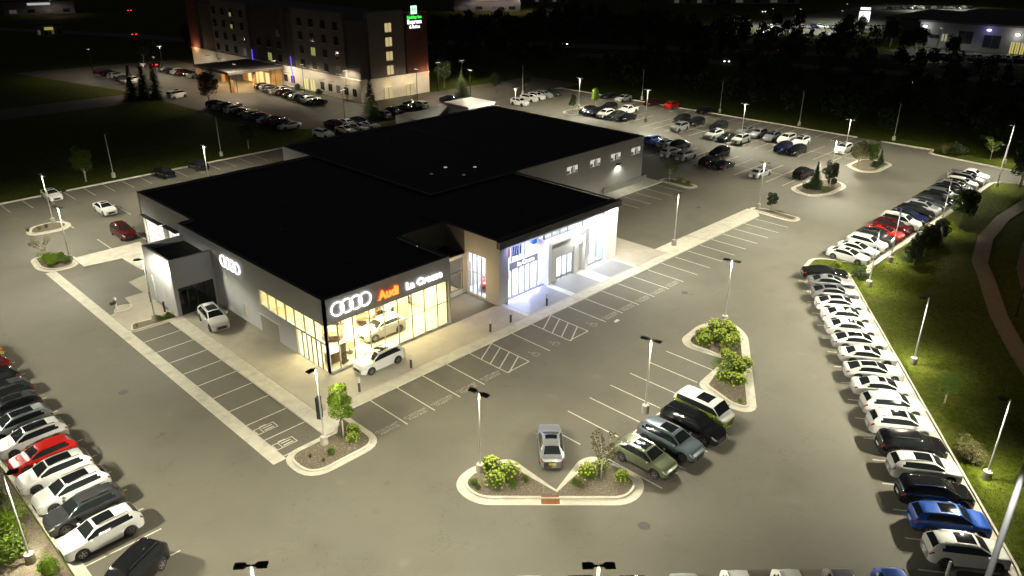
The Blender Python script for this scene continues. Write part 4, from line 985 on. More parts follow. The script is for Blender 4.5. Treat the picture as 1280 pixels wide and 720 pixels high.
# --- signs
M_SIGNW = emission('sign_white', (1, .99, .97), 2.6)
M_SIGNR = emission('sign_red', (1, .045, .012), 1.7)
def torus(b, cx, cz, r, t, y0, depth, n=36):
    for k in range(n):
        a0, a1 = 2 * math.pi * k / n, 2 * math.pi * (k + 1) / n
        P = lambda a, rr, y: (cx + rr * math.cos(a), y, cz + rr * math.sin(a))
        vs = [P(a0, r - t, y0), P(a0, r, y0), P(a1, r, y0), P(a1, r - t, y0), P(a0, r - t, y0 - depth), P(a0, r, y0 - depth), P(a1, r, y0 - depth), P(a1, r - t, y0 - depth)]
        b.add(vs, [(4, 7, 6, 5), (1, 2, 6, 5)[::-1], (0, 4, 7, 3)[::-1]])
    return b
def rings(loc, rz, label, r, dx):
    e = empty('ring_emblem', loc, rz, label, 'sign')
    for k in range(4):
        torus(MB(), (k - 1.5) * dx, 0, r, r * .15, -.02 - .002 * k, .09).build('ring', M_SIGNW, e, world=False)
    for k in range(4): MB().box((k - 1.5) * dx - .04, (k - 1.5) * dx + .04, -.02, 0, r - .1, r - .02).build('mount', M_METALD, e, world=False)
rings((2.72, 5.73, 5.86), 0, 'four interlocked glowing white rings on the corner fascia over the golden showroom', .66, .93)
rings((-.02, 21.8, 5.55), R(-90), 'four interlocked glowing white rings on the grey side wall', .62, .90)
def sign(body, loc, rz, size, m, label, bold=.02, sp=1.0, depth=.05, cat='sign', sx=1.0):
    me = text_mesh(body, size, depth, bold, spacing=sp); me.materials.append(m)
    o = link('sign_lettering', me); o.location = loc; o.rotation_euler = (R(90), 0, rz); o.scale.x = sx
    return tag(o, label, cat)
M_SIGNO = emission('sign_orange', (1, .26, .03), 2.4)
sign('Audi', (6.62, 5.69, 5.62), 0, 1.12, M_SIGNR, 'red glow around the bright word, shaped as bolder letters on the fascia', bold=.085, sx=1.02, depth=.02)  # the word's red halo, built as a bolder glowing copy behind it
sign('Audi', (6.62, 5.62, 5.62), 0, 1.12, M_SIGNO, 'glowing red lettering on the grey fascia beside the rings', bold=.035, sx=1.02)
sign('La Crosse', (10.72, 5.66, 5.55), 0, .93, M_SIGNW, 'glowing white lettering on the grey fascia right of the red word', bold=.028, sx=1.12)
sb = empty('sign_board', (23.7, 5.42, 3.7), 0, 'grey sign board with small white lettering before the white showroom glass', 'sign')
MB().box(-2.05, 2.05, -.06, .06, -.36, .36).build('board', mat('sign_board_grey', (.34,.34,.36), .6), sb, world=False)
MB().box(-2.1, 2.1, -.08, .08, .36, .43).build('frame', M_WHITE, sb, world=False)
me = text_mesh('La Crosse', .62, .02, .012); me.materials.append(M_SIGNW)
o = link('lettering', me, sb); o.location = (.25, -.08, 0); o.rotation_euler = (R(90), 0, 0)
em = empty('round_emblem', (32.3, 5.1, 3.95), 0, 'round glowing white emblem on the entrance portal', 'sign')
MB().tube((0, .03, 0), (0, -.06, 0), .56, .56, 32).build('disc', emission('emblem_white', (1, .98, .94), 1.5), em, world=False)
torus(MB(), 0, 0, .50, .05, -.06, .02).build('rim', M_WHITE, em, world=False)
vw = MB()
for a, b_ in (((-.20, .30), (-.03, .02)), ((-.03, .02), (0, .02)), ((.20, .30), (.03, .02)), ((-.40, .12), (-.16, -.36)), ((-.16, -.36), (0, -.06)), ((.40, .12), (.16, -.36)), ((.16, -.36), (0, -.06))):
    vw.bar((a[0], -.075, a[1]), (b_[0], -.075, b_[1]), .03, .055)
vw.build('letters', M_WHITE, em, world=False)
# ================================================================== LAMPS AND SMALL FIXTURES IN THE LOT
def lamp(x, y, deg, label, heads=2, lit=1.0, h=6.55, group='lamp posts of the lot', z=0.0, sym=False):
    e = empty('lamp_post', (x, y, z), R(deg), label, 'lamp post', group)
    MB().tube((0, 0, 0), (0, 0, .72), .30, .28, 14).build('base', M_BASE, e, world=False)
    MB().box(-.14, .14, -.14, .14, .72, .75).build('base_plate', M_METAL, e, world=False)
    MB().tube((0, 0, .75), (0, 0, h), .07, .05, 10).build('pole', M_POLE, e, world=False)
    sides = (1, -1) if heads == 2 else (1,)
    for sg in sides:
        b = MB(); b.box(min(sg * .06, sg * .22), max(sg * .06, sg * .22), -.05, .05, h - .06, h - .01)
        b.build('arm', M_BLACK, e, world=False)
        hd = MB(); x0, x1 = sg * .22, sg * .80
        hd.add([(x0, -.11, h - .07), (x0, .11, h - .07), (x0 + sg * .1, .19, h - .07), (x1, .19, h - .07), (x1, -.19, h - .07), (x0 + sg * .1, -.19, h - .07),
                (x0, -.11, h + .02), (x0, .11, h + .02), (x0 + sg * .1, .19, h + .03), (x1, .19, h + .03), (x1, -.19, h + .03), (x0 + sg * .1, -.19, h + .03)],
               [(0, 1, 2, 3, 4, 5), (6, 11, 10, 9, 8, 7), (0, 6, 7, 1), (1, 7, 8, 2), (2, 8, 9, 3), (3, 9, 10, 4), (4, 10, 11, 5), (5, 11, 6, 0)])
        hd = hd.build('lamp_head', M_BLACK, e, world=False)
        MB().box(min(x0 + sg * .12, x1 - sg * .04), max(x0 + sg * .12, x1 - sg * .04), -.15, .15, h - .085, h - .072).build('lens', emission('luminaire_lens', LAMP, 6.0) if lit else M_WHITE, hd, world=False)
        if lit:
            light('luminaire_light', (sg * .48, 0, h - .10), POWER * lit * (1.0 if heads == 2 else 2.15), LAMP, e, ies=True if heads == 2 or sym else 'forward', soft=.14, world=False)
    return e
lamp(14.25, -16.9, -78, 'twin lamp post between the island bays behind the blue-grey SUV')
lamp(-.1, -13.07, -82, 'twin lamp post in the front island among yellow shrubs')
lamp(32.8, -13.1, -74, 'twin lamp post at the tip of the planted island on the right')
lamp(46.75, 2.0, 5, 'twin lamp post standing on the long concrete walkway', z=AP)
lamp(-5.95, -2.5, 192, 'single-head lamp post at the front corner island with the tree', 1, lit=.5, sym=True)
lamp(-6.2, 26.6, 150, 'single-head lamp post in the planter by the entrance box', 1, lit=.6, sym=True)
lamp(-6.6, 48.9, -77, 'twin lamp post in the green island of the left lot', lit=1.0)
lamp(-3.6, 64.4, -90, 'twin lamp post beside the white sedan at the far left', lit=1.0)
lamp(17.9, 64.4, -90, 'twin lamp post behind the side wing, beside a black SUV', lit=1.3)
lamp(84.5, 65.6, 0, 'twin lamp post just behind the roof edge by a white SUV', lit=1.3)
lamp(103.5, 64.5, -90, 'twin lamp post between the two young trees of the rear lot', lit=1.3)
lamp(102.4, 45.8, -90, 'twin lamp post in the rear lot right of the roof corner', lit=1.3)
lamp(103.3, 24.6, -90, 'twin lamp post on the middle of the rear spine', lit=1.3)
lamp(103.3, 5.0, -90, 'twin lamp post at the right end of the rear spine', lit=1.3)
lamp(86.9, .3, -90, 'twin lamp post in the round island with trees', lit=1.3)
lamp(67.0, 1.6, -90, 'twin lamp post at the end of the long walkway', lit=1.1, z=.11)
lamp(102.2, -18.9, 100, 'single-head lamp post at the far end of the right kerb', 1, lit=.9)
lamp(118.4, -15.8, 150, 'single-head lamp post on the lawn at the far right', 1, lit=.7)
lamp(77.0, -18.9, 100, 'single-head lamp post among dark shrubs along the straight kerb', 1, lit=1.25)
lamp(60.0, -18.8, 100, 'single-head lamp post behind the red sedan', 1, lit=1.25)
lamp(51.35, -19.75, 125, 'single-head lamp post beside the round shrubs at the grass nose', 1, lit=1.25)
lamp(37.1, -29.3, 125, 'single-head lamp post on the verge at the middle of the diagonal row', 1, lit=1.25)
lamp(24.0, -38.7, 125, 'single-head lamp post on the verge near the blue SUV', 1, lit=1.25)
lamp(-24.95, -.2, -20, 'single-head lamp post at the left edge beside the white SUV', 1, lit=1.25)
lamp(-24.95, 42.0, -20, 'single-head lamp post out of the left edge beyond the gold vans', 1, lit=1.1)
lamp(-24.95, 20.0, 0, 'single-head lamp post out of the left edge behind the dark cars', 1, lit=.95)
lamp(-18.6, -16.6, -41, 'twin lamp post whose black head shows at the bottom left edge')
lamp(-6.8, -28.6, -45, 'twin lamp post whose black head shows at the middle of the bottom edge')
for x, y, lb in ((106.9, 84.9, 'behind the four cars at the far kerb'), (121.6, 60.5, 'behind the white sedan at the rear kerb'), (121.6, 40.0, 'right of the black sedan at the rear kerb'), (121.7, 22.0, 'at the middle of the rear kerb'), (122.4, 3.7, 'at the right end of the rear kerb'),
                 (10.2, 80.9, 'beside the tree at the far left kerb'), (28.2, 81.3, 'at the far left kerb behind the side wing')):
    lamp(x, y, 180 if x > 60 else -90, 'unlit single-head lamp post ' + lb, 1, lit=0, h=6.9, group='unlit perimeter posts')
# path-light bollards along the apron
for x, lb in ((.08, 'at the nose of the displayed white SUV'), (5.5, 'at the tail of the displayed white SUV'), (15.1, 'before the recess between the showrooms'), (17.85, 'at the left edge of the blue-lit forecourt'), (23.1, 'in the blue-lit forecourt')):
    e = empty('path_light', (x, 1.55, AP), 0, 'slim dark path light ' + lb, 'path light', 'path lights on the apron')
    MB().box(-.075, .075, -.075, .075, 0, .85).build('post', M_METALD, e, world=False)
    MB().box(-.07, .07, -.07, .07, .85, 1.30).build('lens', mat('path_light_lens', (.55, .54, .52), .4), e, world=False)
    MB().box(-.085, .085, -.085, .085, 1.30, 1.34).build('cap', M_METAL, e, world=False)
# charger, pay post, near pole, street lamp
e = empty('charging_station', (-4.35, .55, AP), R(30), 'tall dark charging station with cable behind the corner lamp', 'charger')
MB().box(-.22, .22, -.15, .15, 0, 1.9).build('cabinet', M_CLAD, e, world=False); MB().box(-.14, .14, -.17, -.15, 1.2, 1.6).build('screen', mat('charger_screen', (.30, .32, .34), .2), e, world=False)
for sg in (-1, 1):
    c = MB(); pts = [(sg * .24, 0, 1.7), (sg * .42, 0, 1.3), (sg * .45, 0, .8), (sg * .34, 0, .55), (sg * .26, 0, 1.0)]
    for a, b_ in zip(pts, pts[1:]): c.tube(a, b_, .022, .022, 6)
    c.build('cable', M_CLAD, e, world=False)
e = empty('service_post', (-7.9, 31.7, .02), R(20), 'white service post with a dark screen box beside the entrance', 'post')
MB().tube((0, 0, 0), (0, 0, 1.15), .09, .08, 10).build('post', M_WHITE, e, world=False); MB().box(-.55, -.02, -.14, .14, .78, 1.08).build('screen_box', M_CLAD, e, world=False); MB().box(-.08, .12, -.1, .1, 1.15, 1.35).build('head', M_WHITE, e, world=False)
e = empty('flag_pole', (-6.91, -43.44, 0), 0, 'thick pale pole close to the camera at the lower right corner', 'pole')
MB().tube((0, 0, .4), (0, 0, 22), .12, .085, 14).build('pole', mat('white_pole', (.7, .7, .68), .4), e, world=False); MB().tube((0, 0, 0), (0, 0, .4), .5, .42, 14).build('base', M_BASE, e, world=False); MB().ico((0, 0, 22.1), .2, 2).build('finial', M_RIM, e, world=False)
MB().box(-.62, -.42, -.1, .1, 21.6, 21.7).build('added_pole_lamp', M_METALD, e, world=False); MB().box(-.45, -.1, -.02, .02, 21.63, 21.67).build('added_lamp_arm', M_METALD, e, world=False)  # added fixture above the view, carries the spot below
light('added_pole_light', (-.52, 0, 21.55), 2600, (1, 1, .97), e, 'SPOT', soft=.05, spot=R(34), world=False)  # added unseen spot that brightens the pole
e = empty('sign_post', (11.3, -39.9, .0), 0, 'short white post in the corner island at the bottom right', 'post')
MB().tube((0, 0, 0), (0, 0, 2.0), .09, .09, 10).build('post', M_WHITE, e, world=False); MB().tube((0, 0, 2.0), (0, 0, 2.05), .1, .06, 10).build('cap', M_WHITE, e, world=False)
SOD = (1.0, .56, .17)
def street_lamp(x, y, deg, h, label, power=900, col=SOD):
    e = empty('street_lamp', (x, y, 0), R(deg), label, 'street lamp')
    MB().tube((0, 0, 0), (0, 0, .35), .18, .16, 10).build('base', M_METALD, e, world=False)
    MB().tube((0, 0, .35), (0, 0, h), .10, .07, 8).build('pole', M_METALD, e, world=False)
    MB().tube((0, 0, h), (1.6, 0, h + .25), .045, .035, 6).build('arm', M_METALD, e, world=False)
    MB().ico((1.85, 0, h + .24), .3, 2, (1.2, .55, .3)).build('lamp_head', M_METALD, e, world=False)
    MB().box(1.65, 2.1, -.1, .1, h + .12, h + .15).build('lens', emission('sodium_lens', col, 10), e, world=False)
    light('street_light', (1.9, 0, h + .05), power, col, e, ies=True, world=False)
street_lamp(54.6, -33.1, -60, 9.0, 'dark street lamp beyond the footpath at the right edge', 80)

# ================================================================== VEGETATION
def leaf_cloud(b, cen, rad, n, size, rg, sq=(1, 1, 1), shell=.55):
    for _ in range(n):
        while True:
            p = Vector((rg.uniform(-1, 1), rg.uniform(-1, 1), rg.uniform(-1, 1)))
            if shell < p.length <= 1 or (p.length <= 1 and rg.random() < .35): break
        c = Vector((cen[0] + p.x * rad * sq[0], cen[1] + p.y * rad * sq[1], cen[2] + p.z * rad * sq[2]))
        q = Vector((rg.gauss(0, 1), rg.gauss(0, 1), rg.gauss(0, 1) + .3)).normalized(); t = q.orthogonal().normalized(); u = q.cross(t)
        a = rg.uniform(0, 6.28); t, u = t * math.cos(a) + u * math.sin(a), u * math.cos(a) - t * math.sin(a)
        s = size * rg.uniform(.6, 1.25)
        b.add([c - t * s, c + u * s * .45, c + t * s, c - u * s * .45], [(0, 1, 2, 3)])
def tree_meshes(kind, seed):
    rg = random.Random(seed); tr = MB(); cr = MB()
    if kind == 'young':       # slim upright crown on a thin pale stem
        tr.tube((0, 0, 0), (.05, 0, 1.4), .07, .05, 7); tr.tube((.05, 0, 1.4), (0, .05, 3.6), .05, .015, 6)
        for k in range(9):
            a = rg.uniform(0, 6.28); z = rg.uniform(1.3, 3.1); L_ = rg.uniform(.5, .95); tr.tube((0, 0, z), (math.cos(a) * L_, math.sin(a) * L_, z + .45), .025, .008, 4)
            leaf_cloud(cr, (math.cos(a) * L_ * .8, math.sin(a) * L_ * .8, z + .42), rg.uniform(.32, .5), 320, .07, rg)
        leaf_cloud(cr, (0, 0, 3.4), .5, 600, .07, rg, (1, 1, 1.3)); leaf_cloud(cr, (0, 0, 2.4), .72, 1300, .07, rg, (1, 1, 1.4))
    elif kind == 'thin':      # sparse sapling, sky shows through
        tr.tube((0, 0, 0), (0, 0, 1.6), .055, .04, 7)
        for k in range(12):
            a = rg.uniform(0, 6.28); z = rg.uniform(1.1, 2.2); L_ = rg.uniform(.5, 1.15); e = (math.cos(a) * L_, math.sin(a) * L_, z + rg.uniform(.3, 1.2)); tr.tube((0, 0, z - .2), e, .025, .008, 4)
            leaf_cloud(cr, e, rg.uniform(.22, .40), 55, .085, rg); leaf_cloud(cr, (e[0] * .6, e[1] * .6, (z + e[2]) / 2), .25, 25, .08, rg)
    elif kind == 'broad':     # rounded shade tree
        tr.tube((0, 0, 0), (.05, 0, 1.7), .12, .09, 8)
        for k in range(16):
            a = k * 2.4; z = 1.5 + k * .16; L_ = rg.uniform(.7, 1.35) * (1 - abs(k - 6) / 22); e = (math.cos(a) * L_, math.sin(a) * L_, z + rg.uniform(.2, .8)); tr.tube((0, 0, z - .4), e, .045, .012, 5)
            leaf_cloud(cr, e, rg.uniform(.42, .66), 190, .12, rg)
        leaf_cloud(cr, (0, 0, 3.2), 1.1, 900, .12, rg, (1, 1, 1.1))
    elif kind == 'conifer':   # spruce tiers
        tr.tube((0, 0, 0), (0, 0, 4.9), .13, .02, 7)
        for k in range(24):
            z = .3 + k * .195; r = (1 - k / 25) * 1.35 + .08
            for j in range(max(6, int(r * 15))):
                a = rg.uniform(0, 6.28); rr = r * rg.uniform(.75, 1.1); e = Vector((math.cos(a) * rr, math.sin(a) * rr, z - .12 * rr)); s0 = Vector((0, 0, z + .12)); d = (e - s0); n_ = Vector((-d.y, d.x, 0)).normalized()
                for q in range(9):
                    t = .25 + .75 * q / 9; c = s0 + d * t; w = .24 * (1.15 - t) + .08
                    cr.add([c - d * .07, c + n_ * w + Vector((0, 0, -.04)), c + d * .16], [(0, 1, 2)]); cr.add([c - d * .07, c - n_ * w + Vector((0, 0, -.04)), c + d * .16], [(0, 2, 1)])
    elif kind == 'shrub':     # dense leafy bush
        for k in range(6): a = k * 1.05; tr.tube((0, 0, 0), (math.cos(a) * .3, math.sin(a) * .3, .5), .02, .008, 4)
        for k in range(12):
            a = rg.uniform(0, 6.28); r = rg.uniform(0, .48); leaf_cloud(cr, (math.cos(a) * r, math.sin(a) * r, rg.uniform(.28, .62)), rg.uniform(.22, .34), 190, .048, rg)
    elif kind == 'grassy':    # ornamental grass tuft
        for k in range(150):
            a = rg.uniform(0, 6.28); r = rg.uniform(.15, .5); z = rg.uniform(.35, .75); p = Vector((math.cos(a) * .08, math.sin(a) * .08, 0)); e = Vector((math.cos(a) * r, math.sin(a) * r, z)); n_ = Vector((-math.sin(a), math.cos(a), 0)) * .012
            cr.add([p - n_, p + n_, e], [(0, 1, 2)])
        tr.tube((0, 0, 0), (0, 0, .12), .07, .05, 6)
    return tr, cr
TREEM = {}
def plant(kind, x, y, s, rz, label, group, leaf=M_LEAF, bark=M_BARK, seed=1, z=.0, cat='tree', sz=None, name=None):
    key = (kind, seed)
    if key not in TREEM:
        t, c = tree_meshes(kind, seed); TREEM[key] = (t.mesh('trunk', M_BARK, True), c.mesh('crown', M_LEAF))
    t, c = TREEM[key]
    nm = name or {'young': 'young_tree', 'thin': 'sapling', 'broad': 'shade_tree', 'conifer': 'spruce_tree', 'shrub': 'shrub', 'grassy': 'ornamental_grass'}[kind]
    e = empty(nm, (x, y, z), R(rz), label, cat, group); e.scale = (s, s, sz or s)
    link('stems' if cat != 'tree' else 'trunk', t, e, m=bark); link('leaves' if cat != 'tree' else 'crown', c, e, m=leaf)
    return e
GT = 'trees of the lot'
plant('young', -4.55, -2.9, 1.15, 20, 'bright green upright tree in the front corner island', GT, M_LEAFL, M_PALEBARK, 3, z=.1)
plant('thin', 5.25, -19.6, 1.02, 60, 'sparse sapling on a pale stem in the front island', GT, M_SCRUB, M_PALEBARK, 5, z=.1)
plant('thin', 22.6, -18.6, .75, 200, 'small sapling behind the lime van in the planted island', GT, M_LEAF, M_PALEBARK, 6, z=.1)
plant('conifer', 82.0, .4, .85, 0, 'dark spruce at the left of the round island', GT, M_LEAFD, M_BARK, 8)
plant('broad', 84.2, -.9, .85, 10, 'small round-headed tree at the right of the round island', GT, M_LEAFD, M_PALEBARK, 9)
plant('broad', 98.4, .6, .95, 80, 'leafy tree at the left of the far oval island', GT, M_SCRUB, M_BARK, 9)
plant('broad', 100.4, -.6, .85, 200, 'leafy tree at the middle of the far oval island', GT, M_LEAF, M_BARK, 10)
plant('conifer', 103.0, -1.2, .52, 0, 'low spruce at the right of the far oval island', GT, M_LEAFD, M_BARK, 8)
plant('broad', 67.5, .0, .55, 0, 'little dark tree at the walkway end island', GT, M_LEAFD, M_BARK, 10, z=.1)
plant('thin', 69.9, 18.2, .9, 0, 'thin sapling in the island by the service wing', GT, M_LEAF, M_PALEBARK, 6, z=.1)
plant('thin', -8.5, 51.3, .95, 140, 'bare-looking sapling in the green island of the left lot', GT, M_SCRUB, M_PALEBARK, 7, z=.1)
plant('broad', 6.3, 81.4, 1.1, 0, 'round dark tree behind the far left kerb', GT, M_LEAF, M_PALEBARK, 9)
plant('broad', 34.0, 82.6, .9, 50, 'small dark tree behind the far kerb, left of the hotel lot', GT, M_LEAFD, M_PALEBARK, 10)
plant('young', 98.9, 62.4, .98, 30, 'darker green young tree in the rear island, left of two', GT, M_LEAF, M_PALEBARK, 4)
plant('young', 106.6, 62.3, 1.08, 70, 'bright lime young tree in the rear island, right of two', GT, M_LEAFL, M_PALEBARK, 3)
plant('broad', 32.3, -33.4, .62, 0, 'small green tree on a pale stem on the verge beyond the diagonal row', GT, M_LEAF, M_PALEBARK, 10)
plant('shrub', 25.6, -37.2, 1.9, 0, 'dry round bush on the verge near the blue SUV', 'bushes of the verge', M_SCRUB, M_BARK, 11, cat='shrub')
GC = 'dark spruces behind the straight kerb'
for i, (k, x, y, s, sq) in enumerate((('broad', 60.4, -21.2, .62, .8), ('conifer', 62.4, -20.4, .72, .72), ('broad', 64.6, -21.0, .72, .8), ('broad', 67.0, -20.5, .66, .8), ('conifer', 69.0, -20.8, .7, .7), ('broad', 71.2, -20.6, .6, .7), ('broad', 78.6, -20.8, 1.0, 1.15), ('broad', 104.6, -21.4, 1.2, 1.35), ('broad', 108.5, -23.5, 1.2, 1.2))):
    plant(k, x, y, s * 1.15, i * 50, f'dark evergreen behind the straight right-hand kerb, {ORD[i + 1]} from the grass nose', GC, M_LEAFD, M_BARK, {'broad': (9, 10, 13)[i % 3], 'conifer': 8}[k], z=-.35 if k == 'broad' and i < 6 else 0, sz=sq)
plant('thin', 119.5, -13.4, 1.2, 0, 'loose tree on the lawn below the far right lamp', GT, M_LEAF, M_PALEBARK, 6)
plant('shrub', 118.2, -8.6, 2.6, 0, 'wide dark bush on the lawn by the rear right kerb', 'bushes of the verge', M_LEAFD, M_BARK, 11, cat='shrub')
plant('grassy', 118.4, -6.6, 2.6, 0, 'wispy pale grass clump on the lawn by the rear right kerb', 'bushes of the verge', M_SCRUB, M_BARK, 12, cat='grass')
# clipped bushes at the grass nose
for i, (x, y, s, lm) in enumerate(((54.4, -15.2, .9, M_LEAFL), (54.6, -17.0, .75, M_LEAF), (53.4, -17.35, .8, M_LEAF), (52.6, -18.4, 1.4, M_LEAFD))):
    plant('shrub', x, y, s, i * 70, 'rounded bush at the grass nose, ' + ('farthest of four', 'third of four from the lamp', 'second of four from the lamp', 'largest of four, beside the lamp')[i], 'bushes of the grass nose', lm, M_BARK, 11, z=.1, cat='shrub')
# hydrangeas with lime blossom
HYD = {}
def hydrangea(x, y, s, label, seed=0, z=.1):
    if seed not in HYD:
        rg = random.Random(40 + seed); lf = MB(); bl = MB()
        for k in range(14):
            a = rg.uniform(0, 6.28); r = rg.uniform(0, .45); leaf_cloud(lf, (math.cos(a) * r, math.sin(a) * r, rg.uniform(.2, .58)), .28, 200, .055, rg)
        for k in range(58):
            a = k * 2.39996 + rg.uniform(-.3, .3); t = (k + .5) / 58; r = math.sqrt(t) * .66 * rg.uniform(.86, 1.12); zz = .80 - .64 * t * t + rg.uniform(-.09, .09)
            if rg.random() < .14: continue
            bl.ico((math.cos(a) * r, math.sin(a) * r, zz), rg.uniform(.045, .095), 1, (1, 1, .85))
        st = MB()
        for k in range(7): a = k * .9; st.tube((0, 0, 0), (math.cos(a) * .3, math.sin(a) * .3, .5), .015, .008, 4)
        HYD[seed] = (lf.mesh('leaves', M_LEAF), bl.mesh('blossoms', M_BLOOM, True), st.mesh('stems', M_BARK))
    e = empty('hydrangea', (x, y, z), R(seed * 77 + x * 40), label, 'shrub', 'lime blossomed hydrangeas'); e.scale = (s, s, s)
    for n_, me in zip(('leaves', 'blossoms', 'stems'), HYD[seed]): link(n_, me, e)
for i, (x, y, s, lb) in enumerate(((-3.75, -3.0, .75, 'lime hydrangea behind the tree of the corner island'), (-4.3, -3.75, .7, 'lime hydrangea before the tree of the corner island'),
    (.55, -13.55, 1.0, 'lime hydrangea right beside the front island lamp'), (.95, -14.95, 1.05, 'lime hydrangea, rightmost of three by the front island lamp'), (-.45, -14.85, 1.0, 'lime hydrangea, nearest of three by the front island lamp'),
    (4.75, -18.75, .95, 'lime hydrangea left of the front island sapling'), (6.05, -19.0, .7, 'small lime hydrangea right behind the front island sapling'), (6.05, -20.75, .75, 'small lime hydrangea at the right end of the front island'),
    (28.0, -13.7, 1.1, 'lime hydrangea at the tip of the planted island, leftmost'), (30.0, -13.6, 1.25, 'lime hydrangea at the top of the planted island'), (28.9, -14.9, 1.15, 'lime hydrangea in the middle of the upper clump'),
    (30.5, -15.0, 1.1, 'lime hydrangea at the right of the upper clump'), (28.3, -16.3, 1.15, 'lime hydrangea below the upper clump'), (25.7, -17.9, 1.1, 'lime hydrangea at the head of the lower clump'),
    (22.9, -18.8, 1.0, 'round lime hydrangea at the left of the lower clump'), (23.0, -20.0, 1.0, 'round lime hydrangea at the front of the lower clump'), (24.7, -19.2, 1.1, 'lime hydrangea at the right of the lower clump'),
    (27.2, -14.2, .95, 'lime hydrangea at the left rim of the upper clump'), (31.2, -14.2, 1.0, 'lime hydrangea at the outer rim of the upper clump'), (29.6, -16.0, 1.0, 'lime hydrangea at the lower rim of the upper clump'), (26.4, -17.0, .9, 'lime hydrangea in the waist of the planted island'), (24.0, -18.3, .95, 'lime hydrangea at the inner rim of the lower clump'), (26.2, -19.0, .95, 'lime hydrangea at the outer rim of the lower clump'))):
    hydrangea(x, y, s * 1.18, lb, i % 3)
GBU = 'low plants of the beds'
for i, (x, y, k, s, lm, lb) in enumerate(((-6.3, -3.95, 'shrub', .6, M_LEAF, 'low green bush by the corner island lamp'), (-7.6, -3.2, 'grassy', .5, M_SCRUB, 'small dry tuft at the left of the corner island'), (-7.2, -4.3, 'grassy', .5, M_SCRUB, 'small dry tuft at the front of the corner island'),
    (-1.4, -13.75, 'shrub', .55, M_LEAF, 'low green bush left of the front island lamp'), (-1.6, -14.4, 'shrub', .4, M_LEAF, 'tiny green bush at the left tip of the front island'), (.2, -15.9, 'shrub', .65, M_LEAF, 'green bush before the three front hydrangeas'),
    (1.25, -16.2, 'grassy', .9, M_LEAF, 'green grass tuft in the middle of the front island'), (3.4, -18.9, 'shrub', .6, M_LEAF, 'low green bush near the storm drain'), (27.0, -17.2, 'thin', .5, M_SCRUB, 'dry twiggy bush in the waist of the planted island'),
    (20.7, -21.6, 'shrub', .4, M_LEAF, 'small green bush behind the lime van'), (-7.0, 63.0, 'grassy', 1.0, M_SCRUB, 'ornamental grass at the left of the far left island'), (-5.8, 62.6, 'grassy', 1.0, M_SCRUB, 'ornamental grass in the middle of the far left island'), (-4.9, 62.9, 'grassy', 1.0, M_SCRUB, 'ornamental grass at the right of the far left island'),
    (-8.6, 50.4, 'shrub', 1.4, M_LEAFL, 'low bright bush at the back of the green island'), (-7.6, 49.6, 'shrub', 1.3, M_LEAF, 'low bright bush in the middle of the green island'), (-8.6, 48.8, 'shrub', 1.3, M_LEAFL, 'low bright bush at the left of the green island'), (-7.3, 48.4, 'shrub', 1.1, M_LEAF, 'low bright bush at the front of the green island'),
    (-5.0, 26.2, 'shrub', .7, M_LEAF, 'green bush by the entrance glass, right of two'), (-5.8, 26.15, 'shrub', .6, M_LEAF, 'green bush by the entrance lamp, left of two'), (-8.0, 26.4, 'grassy', .6, M_SCRUB, 'dry tuft at the tip of the entrance planter'),
    (80.6, 1.0, 'shrub', 1.2, M_LEAFD, 'dark bush at the left of the round island'), (83.0, .6, 'shrub', 1.4, M_LEAF, 'green bush between the trees of the round island'), (85.6, -.6, 'shrub', 1.3, M_LEAFD, 'dark bush at the right of the round island'), (81.6, -1.2, 'shrub', .9, M_LEAF, 'small green bush at the front of the round island'),
    (69.9, 16.4, 'shrub', 1.0, M_LEAF, 'low bush in the island by the service wing, middle'), (69.7, 14.8, 'shrub', .9, M_LEAF, 'low bush in the island by the service wing, right'), (99.8, -1.6, 'shrub', 1.3, M_LEAFD, 'dark bush under the trees of the far oval island'),
    (-25.4, 6.6, 'shrub', 1.9, M_LEAF, 'large green bush behind the left kerb, upper of three'), (-25.4, 3.4, 'shrub', 2.3, M_LEAFL, 'large green bush behind the left kerb, middle of three'), (-25.6, .9, 'shrub', 2.0, M_LEAF, 'large dark green bush behind the left kerb, lowest of three'), (-24.4, -1.9, 'shrub', 1.2, M_LEAFL, 'yellow-green bush overhanging the left kerb at the bottom'))):
    plant(k, x, y, s, i * 37, lb, GBU, lm, M_BARK, 11 if k == 'shrub' else 12 if k == 'grassy' else 7, z=.08, cat={'shrub': 'shrub', 'grassy': 'grass', 'thin': 'shrub'}[k], name='twig_bush' if k == 'thin' else None)
# loose stones in the front beds
st = MB(); rg = random.Random(9)
for bed, n_ in ((I1, 260), (I2, 420), (I3, 380)):
    xs = [p[0] for p in bed]; ys = [p[1] for p in bed]; k = 0
    while k < n_:
        x, y = rg.uniform(min(xs), max(xs)), rg.uniform(min(ys), max(ys))
        if inside((x, y), bed): st.ico((x, y, .12), rg.uniform(.02, .055), 1, (1, .8, .6)); k += 1
st.build('bed_stones', mat('river_stone', (.26, .23, .18), .8, noise=(7, .4)), label='loose river stones strewn over the planted islands', cat='stones', kind='stuff')
